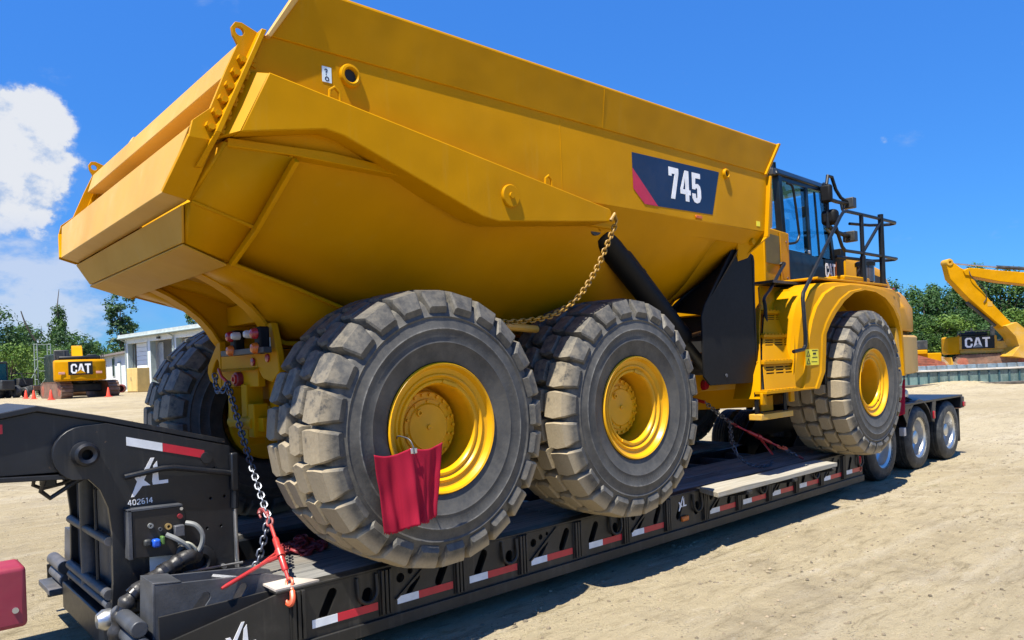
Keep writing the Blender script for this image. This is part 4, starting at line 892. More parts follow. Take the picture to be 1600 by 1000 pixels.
# ---- hinge rails under the body
for s in (-1, 1):
    lo = [(-1.25, 2.535), (-1.12, 2.500), (-1.0, 2.440), (-0.88, 2.365), (-0.77, 2.275), (-0.69, 2.185), (-0.645, 2.11), (-0.60, 2.05), (-0.53, 2.02), (-0.40, 2.02), (-0.2, 2.06)]
    hi = [(0.3, 2.16), (0.3, 2.3), (-0.3, 2.40), (-1.2, 2.60)]
    m = MB(); m.plate(lo+hi, [circ(-0.47, 2.10, 0.035, 12)], lambda u, v: (u, s*0.50, v), (0, -s*0.05, 0)); m.build('hinge_rail', YEL, D, 0.004)
    MB().loft([[Vector((x, s*0.56, z-0.014)), Vector((x, s*0.42, z-0.014)), Vector((x+0.01, s*0.42, z+0.012)), Vector((x+0.01, s*0.56, z+0.012))] for x, z in lo], True, True).build('rail_flange', YEL, D, 0.003)
    hp = MB().cyl((-0.47, s*0.56, 2.10), (-0.47, s*0.40, 2.10), 0.032, 14); hp.build('hinge_pin', YEL2, D)
    U = [(-1.085, 1.02, 2.488), (-0.88, 0.985, 2.43), (-0.62, 0.94, 2.36), (-0.35, 0.88, 2.28), (-0.05, 0.82, 2.19), (0.25, 0.78, 2.13)]
    V_ = [(-1.13, 0.505, 2.505), (-0.93, 0.505, 2.40), (-0.77, 0.505, 2.28), (-0.66, 0.505, 2.14), (-0.56, 0.505, 2.04), (0.2, 0.505, 2.02)]
    gs = MB().loft([[Vector((x, s*y, z)), Vector(((x+X)/2, s*(y*0.45+Y*0.55), (z+Z)/2-0.02)), Vector((X, s*Y, Z))] for (x, y, z), (X, Y, Z) in zip(U, V_)]).build('floor_gusset', YEL, D, smooth=40)
    sl_ = gs.modifiers.new('thickness', 'SOLIDIFY'); sl_.thickness = 0.012
    MB().tube([(x, s*y, z) for x, y, z in U], 0.014, 6).build('weld_bead', YEL, D)
MB().box(-0.55, -0.40, -0.45, 0.45, 2.2, 2.36).build('cross_tube', YEL, D, 0.01)
MB().box(-0.60, -0.575, -0.59, -0.50, 2.33, 2.365).build('side_marker', ORDK, D, 0.004)

# ---- chassis
CH = MB()
for s in (-1, 1):
    CH.prism([(-0.55, s*0.40, 1.55), (-0.55, s*0.40, 1.98), (0.3, s*0.40, 2.02), (2.6, s*0.40, 1.95), (3.6, s*0.40, 1.75), (4.3, s*0.40, 1.55), (4.3, s*0.40, 1.22), (3.4, s*0.40, 1.30), (2.5, s*0.40, 1.55)], (0, -s*0.10, 0))
CH.box(-0.5, -0.42, -0.3, 0.3, 1.62, 1.95); CH.box(1.2, 1.3, -0.3, 0.3, 1.6, 1.9); CH.box(3.2, 3.4, -0.3, 0.3, 1.3, 1.7)
FRM = CH.build('rear_frame', YEL, D, 0.008)
for x in (0.0, 1.958):
    m = MB().lathe([(0.0, -0.92), (0.16, -0.92), (0.16, -0.6), (0.13, -0.5), (0.16, -0.2), (0.26, -0.12), (0.28, 0.0), (0.26, 0.12), (0.16, 0.2), (0.13, 0.5), (0.16, 0.6), (0.16, 0.92), (0, 0.92)], (x, 0, HZ), 'y', 24, False); m.build('axle_housing', YEL2, D)
MB().lathe([(0.0, -0.92), (0.16, -0.92), (0.15, -0.3), (0.26, 0.0), (0.15, 0.3), (0.16, 0.92), (0, 0.92)], (6.592, 0, HZ), 'y', 24, False).build('axle_housing', YEL2, D)
# rear cheeks with the chain slots, lamp bar
for s in (-1, 1):
    prof = [(0.62, 1.84), (0.60, 1.90), (0.40, 2.06), (0.33, 2.08), (0.33, 1.70), (0.40, 1.70), (0.58, 1.78)]
    if s > 0:
        m = MB(); m.plate([(y, z) for y, z in prof], [slot(0.45, 1.86, 0.20, 0.07, 135)], lambda u, v: (-0.66, u, v), (0.05, 0, 0)); m.build('tow_cheek', YEL, D, 0.008)
    else:
        prof = [(-0.36, 1.90), (-0.35, 1.96), (-0.55, 2.16), (-0.62, 2.16), (-0.70, 1.95), (-0.72, 1.82), (-0.60, 1.75), (-0.45, 1.78), (-0.38, 1.84)]
        m = MB(); m.plate(prof, [], lambda u, v: (-0.66, u, v), (0.05, 0, 0)); m.build('tow_cheek', YEL, D, 0.008)
MB().box(-0.655, -0.60, -0.36, 0.33, 1.72, 1.96).build('rear_plate', YEL, D, 0.006)
MB().prism([(-0.66, -0.40, 1.86), (-0.66, 0.30, 1.86), (-0.70, 0.30, 1.84), (-0.70, -0.40, 1.84)], (0.06, 0, 0.02)).build('tow_bar', YEL, D)
MB().cyl((-0.70, -0.05, 1.78), (-0.62, -0.05, 1.78), 0.052, 18).build('tow_pin', RCHN, D, 0.006)
MB().lathe([(0.02, -0.715), (0.035, -0.715), (0.04, -0.66), (0.02, -0.66)], (0, -0.05, 1.78), 'x', 14).build('tow_pin_ring', REDP, D)
m = MB().box(-0.68, -0.55, -0.20, -0.10, 1.30, 1.74); m.box(-0.70, -0.60, 0.02, 0.10, 1.42, 1.72); m.cyl((-0.66, -0.3, 1.46), (-0.66, 0.12, 1.46), 0.05, 12); m.box(-0.69, -0.58, -0.34, -0.24, 1.36, 1.60); m.build('suspension_link', YEL, D, 0.008)
MB().box(-0.66, -0.6, -0.42, -0.30, 1.40, 1.50).build('hydraulic_block', YEL, D, 0.006); MB().cyl((-0.68, -0.08, 1.40), (-0.55, -0.08, 1.40), 0.06, 12).build('spring_cap', YEL2, D, 0.006)
for y, z in ((-0.30, 1.90), (-0.55, 1.92)):
    MB().lathe([(0.0, -0.675), (0.028, -0.672), (0.030, -0.661), (0.0, -0.661)], (0, y, z), 'x', 16, False).build('red_reflector', REDL, D)
MB().box(-0.663, -0.6605, -0.60, -0.53, 1.99, 2.06).build('small_decal', paint('pale decal', (0.55, 0.70, 0.75), 0.4), D, smooth=0)
MB().box(-0.78, -0.72, -0.75, 0.0, 1.95, 1.99).build('lamp_bar', MACH, D, 0.004)
MB().box(-0.73, -0.60, -0.5, -0.44, 1.95, 2.0).build('lamp_bracket', MACH, D)
for y in (-0.215, -0.64):
    b = MB().box(-0.775, -0.70, y-0.045, y+0.045, 1.95, 2.13).build('lamp_housing', RUBB, D, 0.012)
for y, z, mt, nm in ((-0.21, 2.085, REDL, 'tail_lamp'), (-0.21, 1.985, ORNG, 'indicator_lamp'), (-0.30, 2.085, CLRL, 'reverse_lamp'), (-0.52, 2.085, CLRL, 'reverse_lamp'), (-0.635, 2.085, REDL, 'tail_lamp'), (-0.635, 1.985, ORNG, 'indicator_lamp')):
    w = 0.028 if nm == 'reverse_lamp' else 0.038
    m = MB().lathe([(0.0, -0.818), (w*0.7, -0.812), (w, -0.795), (w, -0.755), (0, -0.755)], (0, y, z), 'x', 20, False); m.build(nm, mt, D)
# front frame and hitch
m = MB()
for s in (-1, 1): m.prism([(4.15, s*0.55, 1.22), (4.15, s*0.55, 1.48), (6.0, s*0.50, 1.45), (9.0, s*0.5, 1.5), (9.3, s*0.5, 1.2), (6.0, s*0.5, 1.14)], (0, -s*0.08, 0))
m.box(4.2, 4.5, -0.5, 0.5, 1.25, 1.6); m.box(8.9, 9.2, -0.5, 0.5, 1.2, 1.6); m.box(5.4, 5.6, -0.45, 0.45, 1.2, 1.4)
m.build('front_frame', YEL, D, 0.01)
m = MB(); m.prism([(3.75, -0.62, 1.60), (3.75, -0.62, 1.95), (3.95, -0.62, 2.05), (4.30, -0.62, 1.95), (4.60, -0.62, 1.55), (4.45, -0.62, 1.40), (3.95, -0.62, 1.45)], (0, 1.24, 0)); m.build('hitch_block', YEL, D, 0.02)
m = MB(); m.prism([(4.35, -0.60, 1.42), (5.9, -0.60, 1.40), (6.0, -0.60, 1.52), (5.2, -0.60, 1.56), (4.5, -0.60, 1.62)], (0, 0.05, 0)); m.build('hitch_plate', YEL2, D, 0.008)
MB().lathe([(0.0, -0.665), (0.05, -0.665), (0.06, -0.63), (0.06, -0.60), (0, -0.60)], (4.50, 0, 1.49), 'y', 18, False).build('hitch_cap', REDL, D)
for z in (2.05, 2.3): MB().tube(cat([(3.3, -0.55, z-0.3), (3.7, -0.6, z-0.15), (4.2, -0.55, z-0.25), (4.7, -0.5, z-0.2)]), 0.025, 8).build('frame_hose', HOSE, D)
MB().box(3.05, 3.55, -0.8, -0.45, 1.85, 2.05).build('frame_bracket', YEL2, D, 0.01)
# hoist cylinders, mud guards
for s in (-1, 1):
    a = Vector((1.80, s*1.38, 2.95)); b = Vector((3.74, s*1.14, 1.70)); d = (b-a).normalized()
    cyb = MB(); cyb.tube([a, a+d*0.10, a+d*0.12, a+d*1.65, a+d*1.67, a+d*1.75], [0.08, 0.08, 0.105, 0.105, 0.118, 0.118], 20); cy_ = cyb.build('hoist_cylinder', RUBB, D)
    MB().tube([a+d*1.7, b], 0.055, 14).build('cylinder_rod', MACH, cy_)
    MB().tube([a+d*0.3+Vector((0.05, s*0.02, 0.105)), a+d*1.85+Vector((0.05, s*0.02, 0.09))], 0.026, 10).build('feed_pipe', RUBB, cy_)
    for t in (0.3, 0.85, 1.5): MB().obox(a+d*t+Vector((0.03, 0, 0.07)), 0.05, 0.08, 0.12, d.to_track_quat('X', 'Z').to_matrix()).build('pipe_clamp', RUBB, cy_)
    MB().cyl((1.77, s*1.28, 2.92), (1.77, s*1.46, 2.92), 0.085, 18).build('cylinder_eye', MACH, cy_)
    MB().cyl((1.81, s*1.46, 2.91), (1.81, s*1.49, 2.91), 0.04, 14).build('eye_pin', YEL, cy_)
    MB().box(1.62, 1.92, min(s*1.25, s*1.52), max(s*1.25, s*1.52), 2.89, 2.98).build('cylinder_bracket', YEL, cy_, 0.008)
    MB().cyl((3.74, s*1.26, 1.70), (3.74, s*0.45, 1.70), 0.075, 16).build('cylinder_eye', MACH, cy_)
    g_ = [(3.24, 2.20), (3.30, 2.31), (3.90, 2.965), (4.08, 2.90), (4.23, 2.84), (4.245, 2.78), (4.19, 1.58), (4.10, 1.525), (3.34, 1.535), (3.24, 1.62)]
    m = MB(); m.prism([(x, s*1.46, z) for x, z in g_], (0, -s*0.02, 0)); gd = m.build('mud_guard', RUBB, D, 0.006)
    MB().prism([(3.55, s*0.90, 2.30), (3.95, s*1.50, 2.955), (4.02, s*1.45, 2.90), (3.25, s*1.45, 2.22)], (0.02, 0, -0.015)).build('guard_wing', RUBB, gd)
    MB().tube([(3.54, s*0.90, 2.31), (3.94, s*1.51, 2.965)], 0.022, 6).build('guard_edge', RUBB, gd)
    MB().box(4.19, 4.215, min(s*1.464, s*0.9), max(s*1.464, s*0.9), 1.6, 2.82).build('guard_return', RUBB, gd)
    MB().cyl((3.62, s*1.461, 1.62), (3.62, s*1.468, 1.62), 0.018, 10).build('guard_bolt', GRYM, gd)
# yellow safety chain hanging off the brace
def link_mesh(name, mat, ln, w, r, n=8, seg=6):
    p = [Vector((math.cos(a)*(w/2), 0, math.sin(a)*(w/2)+ (ln/2-w/2)*(1 if math.sin(a) >= 0 else -1))) for a in [2*PI*(k+0.5)/12 for k in range(12)]]
    return MB().tube(p, r, seg, True).mesh(name, mat, 60)
def chain(pts, ln, w, r, mat, parent, name='chain_link', pitch=None):
    P = [Vector(p) for p in pts]; pitch = pitch or ln-2*r*1.1
    L_ = [0]
    for a, b in zip(P, P[1:]): L_.append(L_[-1]+(b-a).length)
    def at(s):
        for i in range(len(P)-1):
            if s <= L_[i+1] or i == len(P)-2:
                t = (s-L_[i])/max(1e-6, L_[i+1]-L_[i]); return P[i]+(P[i+1]-P[i])*t
    me = link_mesh(name, mat, ln, w, r); k = 0; s = 0
    while s+pitch <= L_[-1]+1e-4:
        a, b = at(s), at(s+pitch); d = (b-a).normalized()
        q = d.to_track_quat('Z', 'Y'); q = q @ Matrix.Rotation(PI/2*(k % 2)+0.4, 3, 'Z').to_quaternion()
        o = inst(name, me, parent, (a+b)/2); o.rotation_euler = q.to_euler()
        k += 1; s += pitch
sc_ = MB().tube([(1.66, -1.71, 2.90), (1.70, -1.715, 2.955), (1.74, -1.70, 2.91)], 0.014, 8).build('safety_chain', YCHN, D)
cpts = cat([(1.74, -1.70, 2.90), (1.62, -1.69, 2.70), (1.50, -1.66, 2.49), (1.33, -1.62, 2.29), (1.10, -1.57, 2.16), (0.85, -1.50, 2.12), (0.62, -1.44, 2.115)])
for nm_, o_ in (('x', sc_),):
    chain(cpts, 0.052, 0.035, 0.0066, YCHN, o_)
MB().tube([(0.3, -1.32, 2.12), (0.62, -1.42, 2.10), (1.25, -1.25, 2.08)], 0.03, 10).build('chain_stop_bar', TGY, D)
MB().tube([(0.3, -1.32, 2.12), (0.3, -0.9, 2.15)], 0.03, 8).build('chain_stop_bar', TGY, D)
MB().tube([(1.25, -1.25, 2.08), (1.25, -0.75, 2.13)], 0.03, 8).build('chain_stop_bar', TGY, D)

# ---- front half: fenders, hood, cab, steps, rails
for s in (-1, 1):
    inner = [(5.27, 1.41), (5.44, 1.60), (5.475, 1.82), (5.50, 2.02), (5.62, 2.14), (5.78, 2.26), (6.01, 2.40), (6.28, 2.51), (6.58, 2.555), (6.90, 2.54), (7.18, 2.47), (7.40, 2.34), (7.56, 2.18), (7.66, 1.98), (7.70, 1.75), (7.72, 1.46)]
    outer = [(4.70, 1.41), (4.72, 1.52), (4.80, 1.75), (4.86, 1.95), (4.93, 2.18), (5.02, 2.36), (5.22, 2.52), (5.50, 2.605), (5.95, 2.64), (6.5, 2.65), (7.1, 2.645), (7.7, 2.63), (8.02, 2.58), (8.10, 2.45), (8.14, 2.06), (8.16, 1.46)]
    yo = lambda x: 1.60-(0.10*max(0, (x-7.5)/0.65)**1.5)
    F = MB(); n = len(inner)
    def Pq(p, y): return Vector((p[0], s*y, p[1]))
    def lerp(a, b, t): return (a[0]+(b[0]-a[0])*t, a[1]+(b[1]-a[1])*t)
    lay = [[Pq(p, 1.02) for p in inner], [Pq(p, yo(p[0])-0.03) for p in inner], [Pq(lerp(a, b, 0.04), yo(a[0])+0.012) for a, b in zip(inner, outer)], [Pq(lerp(a, b, 0.16), yo(a[0])+0.010) for a, b in zip(inner, outer)],
           [Pq(lerp(a, b, 0.20), yo(a[0])) for a, b in zip(inner, outer)], [Pq(lerp(a, b, 0.62), yo(b[0])-0.005) for a, b in zip(inner, outer)], [Pq(lerp(a, b, 0.66), yo(b[0])-0.030) for a, b in zip(inner, outer)], [Pq(lerp(a, b, 0.90), yo(b[0])-0.045) for a, b in zip(inner, outer)],
           [Pq(b, yo(b[0])-0.10) for b in outer], [Pq(b, 1.02) for b in outer]]
    for a, b in zip(lay, lay[1:]): F.loft([a, b])
    F.loft([lay[-1], lay[0]])
    for k in (0, n-1): F.add([l[k] for l in lay], [tuple(range(len(lay)))])
    fo = F.build('front_fender', YEL, D, 0.0, smooth=40)
    MB().prism([(4.71, s*1.585, 1.41), (5.26, s*1.585, 1.41), (5.24, s*1.585, 1.43), (4.71, s*1.585, 1.43)], (0, s*0.02, 0)).build('fender_lip', YEL, fo, 0.003)
    MB().box(5.475, 5.505, min(s*1.0, s*1.575), max(s*1.0, s*1.575), 1.44, 1.99).build('splash_flap', RUBB, fo, 0.005)
    MB().prism([(7.62, s*1.575, 1.46), (7.705, s*1.575, 1.46), (7.64, s*1.575, 2.06), (7.56, s*1.575, 2.10)], (0, -s*0.4, 0)).build('inner_fender', YEL2, fo)
    if s < 0:
        MB().box(4.98, 5.28, -1.6025, -1.597, 1.675, 1.85).build('warning_decal', LYEL, fo, smooth=0)
        m = MB()
        for cx, cz in ((5.04, 1.80), (5.04, 1.715)):
            m.plate([(cx-0.045, cz-0.03), (cx+0.045, cz-0.03), (cx, cz+0.04)], [[(cx-0.027, cz-0.02), (cx+0.027, cz-0.02), (cx, cz+0.022)]], lambda u, v: (u, -1.603, v), (0, -0.001, 0))
        for a, b, z, h in ((5.13, 5.26, 1.832, 0.010), (5.13, 5.25, 1.755, 0.010), (5.15, 5.22, 1.79, 0.022), (5.11, 5.24, 1.71, 0.006)): m.box(a, b, -1.604, -1.603, z, z+h)
        m.build('decal_mark', TUBB, fo, smooth=0)
        MB().box(7.45, 7.52, -1.605, -1.598, 2.60, 2.622).build('side_marker', REDL, fo)
# deck and body around the engine
EN = MB()
sec = []
for x, hw, zt, zb in ((5.55, 0.98, 2.62, 1.6), (7.6, 1.05, 2.66, 1.6)):
    sec.append([Vector((x, -hw, zb)), Vector((x, -hw, zt)), Vector((x, hw, zt)), Vector((x, hw, zb))])
EN.loft(sec, True, True); EN.build('platform', YEL, D, 0.02)
for s in (-1, 1):
    m = MB(); m.prism([(5.55, s*1.04, 2.655), (5.55, s*1.50, 2.655), (7.55, s*1.50, 2.655), (7.55, s*1.04, 2.655)], (0, 0, 0.03)); m.build('walkway', YEL, D, 0.008)
    m = MB(); m.prism([(6.35, s*1.10, 2.686), (6.35, s*1.46, 2.686), (7.0, s*1.46, 2.686), (7.2, s*1.42, 2.686), (7.2, s*1.10, 2.686)], (0, 0, 0.065)); m.build('battery_cover', YEL, D, 0.015)
def nose(x0, pts, name, mat=YEL, bev=0.05):
    m = MB(); m.loft([[Vector((x, -hw, zb)), Vector((x, -hw, zm)), Vector((x, -hw*0.90, zt)), Vector((x, hw*0.90, zt)), Vector((x, hw, zm)), Vector((x, hw, zb))] for x, hw, zb, zm, zt in pts], True, True)
    return m.build(name, mat, D, bev, 3)
nose(0, [(7.70, 0.88, 2.45, 3.08, 3.22), (8.4, 0.88, 2.45, 3.03, 3.18), (9.15, 0.86, 2.45, 2.95, 3.09), (9.52, 0.80, 2.45, 2.80, 2.94), (9.68, 0.72, 2.45, 2.60, 2.70)], 'hood', YEL, 0.06)
nose(0, [(7.72, 1.50, 2.07, 2.40, 2.60), (8.2, 1.46, 2.07, 2.40, 2.63), (8.75, 1.34, 2.07, 2.42, 2.66), (9.30, 1.18, 2.07, 2.42, 2.64), (9.66, 0.98, 2.07, 2.38, 2.54)], 'nose_panel', YEL, 0.03)
nose(0, [(7.75, 1.50, 1.46, 2.0, 2.05), (8.2, 1.47, 1.46, 2.0, 2.05), (8.75, 1.36, 1.46, 2.0, 2.05), (9.38, 1.20, 1.46, 2.0, 2.05), (9.75, 1.0, 1.50, 2.0, 2.05)], 'bumper', TGY, 0.02)
HV = MB()
HV.prism([(8.30, -0.884, 2.74), (8.30, -0.884, 2.98), (9.05, -0.872, 2.91), (9.22, -0.862, 2.83), (9.22, -0.862, 2.72)], (0, -0.006, 0)); HV.build('hood_vent', VOID, D)
MB().prism([(8.02, -0.90, 2.62), (8.02, -0.90, 2.80), (8.35, -0.90, 2.78), (8.40, -0.90, 2.68), (9.0, -0.90, 2.66), (9.0, -0.90, 2.60)], (0, 0.02, 0)).build('hood_bracket', TGY, D, 0.005)
# cab shell
cy0 = 0.80
cabp = [(6.20, 2.66), (6.16, 3.25), (6.10, 4.05), (7.34, 4.05), (7.62, 3.20), (7.62, 2.66)]
CB = MB()
# lower panels
for s in (-1, 1): CB.prism([(6.22, s*cy0, 2.62), (6.20, s*cy0, 3.16), (6.78, s*cy0, 3.14), (7.60, s*cy0, 3.06), (7.60, s*cy0, 2.62)], (0, -s*0.05, 0))
CB.box(6.17, 6.23, -cy0+0.051, cy0-0.051, 2.62, 3.44); CB.box(7.56, 7.61, -cy0+0.051, cy0-0.051, 2.62, 3.1); CB.box(6.2, 7.6, -cy0+0.051, cy0-0.051, 2.60, 2.66)
CAB = CB.build('cab', CABB, D, 0.012)
RF = MB(); RF.loft([[Vector((6.02, -y, 4.08)) for y in (0.84,)]+[Vector((6.02, 0.84, 4.08)), Vector((7.44, 0.84, 4.06)), Vector((7.44, -0.84, 4.06))], [Vector((6.06, -0.78, 4.19)), Vector((6.06, 0.78, 4.19)), Vector((7.36, 0.78, 4.16)), Vector((7.36, -0.78, 4.16))]], True, True)
RF.build('cab_roof', CABB, CAB, 0.03)
def bar(name, a, b, w, mat=CABB, par=None): MB().tube([a, b], w, 4).build(name, mat, par or CAB, 0.006)
for s in (-1, 1):
    y = s*(cy0-0.035)
    for a, b, w in (((6.22, y, 2.64), (6.11, y, 4.10), 0.062), ((7.58, y, 3.05), (7.36, y, 4.08), 0.055), ((6.88, y, 3.12), (6.83, y, 4.08), 0.05), ((6.13, y, 4.06), (7.38, y, 4.05), 0.05)): bar('cab_pillar', a, b, w)
    g1 = [(6.22, 3.18), (6.84, 3.15), (6.80, 4.02), (6.17, 4.03)]; g2 = [(6.92, 3.14), (7.54, 3.10), (7.34, 4.00), (6.87, 4.02)]
    for gq in (g1, g2): MB().prism([(x, s*(cy0-0.012), z) for x, z in gq], (0, -s*0.006, 0)).build('window_glass', GLAS, CAB, smooth=0)
    MB().tube([(7.16, s*(cy0-0.015), 3.12), (7.08, s*(cy0-0.015), 4.0)], 0.016, 6).build('window_divider', CABB, CAB)
MB().prism([(6.165, -0.75, 3.46), (6.165, 0.75, 3.46), (6.10, 0.75, 4.05), (6.10, -0.75, 4.05)], (0.006, 0, 0)).build('window_glass', GLAS, CAB, smooth=0)
MB().prism([(7.60, -0.75, 3.10), (7.60, 0.75, 3.10), (7.39, 0.75, 4.03), (7.39, -0.75, 4.03)], (-0.006, 0, 0)).build('window_glass', GLAS, CAB, smooth=0)
# door seams and a grab bar
MB().tube(cat([(6.18, -0.86, 3.98), (6.28, -0.88, 3.95), (6.34, -0.88, 3.75), (6.40, -0.88, 3.42), (6.41, -0.88, 3.33), (6.34, -0.87, 3.24), (6.22, -0.82, 3.22)]), 0.016, 8).build('grab_bar', TUBB, CAB)
MB().box(6.79, 6.83, -0.824, -0.80, 3.13, 3.18).build('door_handle', STEEL, CAB, 0.006)
MB().box(6.26, 6.90, -0.806, -0.801, 2.68, 3.10).build('door_panel', CABB, CAB, 0.004)
MB().box(6.93, 7.56, -0.806, -0.801, 2.68, 3.0).build('side_panel', CABB, CAB, 0.004)
# seat, console and wheel inside
m = MB().box(6.45, 6.95, -0.28, 0.28, 3.0, 3.15); m.prism([(6.40, -0.26, 3.14), (6.55, -0.26, 3.14), (6.44, -0.26, 3.85), (6.32, -0.26, 3.85)], (0, 0.52, 0)); m.box(6.40, 6.46, -0.15, 0.15, 3.87, 4.0); m.build('driver_seat', RUBB, CAB, 0.03)
m = MB().tube([(7.2, 0, 3.1), (7.05, 0, 3.42)], 0.03, 8)
m.build('steering_column', RUBB, CAB)
MB().tube([Vector((7.04+0.19*math.cos(t)*0.85, 0.19*math.sin(t), 3.44+0.19*math.cos(t)*0.5)) for t in [2*PI*k/20 for k in range(20)]], 0.014, 6, True).build('steering_wheel', RUBB, CAB)
MB().box(7.25, 7.5, -0.5, 0.5, 3.05, 3.22).build('dashboard', RUBB, CAB, 0.03)
MB().box(6.3, 6.42, -0.6, -0.45, 3.2, 3.30).build('jacket', paint('green cloth', (0.16, 0.26, 0.03), 0.8), CAB, 0.02)
MB().tube([(6.13, -0.70, 4.18), (6.13, -0.70, 4.27), (6.19, -0.70, 4.28), (6.20, -0.70, 4.18)], 0.018, 8).build('lift_eye', CABB, CAB)
MB().cyl((6.10, 0.2, 4.19), (6.10, 0.2, 4.30), 0.05, 14).build('beacon', ORNG, CAB)
m = MB().box(5.95, 6.03, -0.80, -0.60, 4.08, 4.16); m.cyl((5.94, -0.70, 4.12), (5.90, -0.70, 4.12), 0.055, 14); m.box(5.95, 6.03, 0.60, 0.80, 4.08, 4.16); m.build('work_lamp', MACH, CAB, 0.006)
# badge on the panel ahead of the door
MB().box(7.64, 7.80, -0.865, -0.60, 2.68, 3.26).build('hood_side_panel', RUBB, D, 0.006)
bd = MB().prism([(7.26, -0.8095, 2.810), (7.62, -0.8095, 2.810), (7.62, -0.8095, 3.090), (7.26, -0.8095, 3.090)], (0, 0.002, 0)).build('badge_panel', TUBB, CAB, smooth=0)
m = MB().merge(lettering('CAT', (7.265, -0.810, 2.840), nx, nz, 0.20, 0.002, 0.0, 0.72)); m.build('badge_lettering', WHT, bd, smooth=0)
MB().prism([(7.33, -0.8125, 2.838), (7.45, -0.8125, 2.838), (7.39, -0.8125, 2.910)], (0, -0.001, 0)).build('badge_triangle', YEL, bd, smooth=0)
MB().prism([(7.52, -0.8115, 2.815), (7.61, -0.8115, 2.815), (7.61, -0.8115, 3.075), (7.575, -0.8115, 3.010), (7.575, -0.8115, 2.910)], (0, -0.001, 0)).build('badge_swoosh', paint('burnt orange decal', (0.42, 0.09, 0.01), 0.4), bd, smooth=0)
# box behind the cab with the vent
RB = MB(); RB.prism([(5.30, -1.0, 2.34), (5.30, -1.0, 3.33), (6.10, -0.90, 3.33), (6.10, -0.90, 2.72), (5.86, -0.93, 2.50), (5.60, -0.96, 2.34)], (0, 1.9, 0)); RBO = RB.build('rear_module', YEL, D, 0.015)
MB().prism([(5.32, -1.004, 2.90), (5.32, -1.004, 3.25), (5.74, -0.9535, 3.25), (5.74, -0.9535, 2.90)], (0, -0.004, 0)).build('vent_mesh', OLIV, RBO)
MB().prism([(5.76, -0.953, 2.58), (5.76, -0.953, 3.30), (6.02, -0.92, 3.30), (6.02, -0.92, 2.70)], (0, -0.006, 0)).build('module_door', YEL, RBO, 0.004)
for x, z in ((5.95, 3.2), (5.95, 2.75)): MB().cyl((x, -0.945, z), (x, -0.925, z), 0.018, 10).build('door_bolt', RUST, RBO)
MB().box(5.45, 6.05, -0.85, 0.85, 1.6, 2.70).build('module_base', VOID, D)
MB().tube(cat([(5.4, -1.02, 2.30), (5.2, -1.05, 2.18), (5.05, -1.08, 2.15), (4.9, -1.05, 2.05)]), 0.022, 8).build('hydraulic_pipe', STEEL, D)
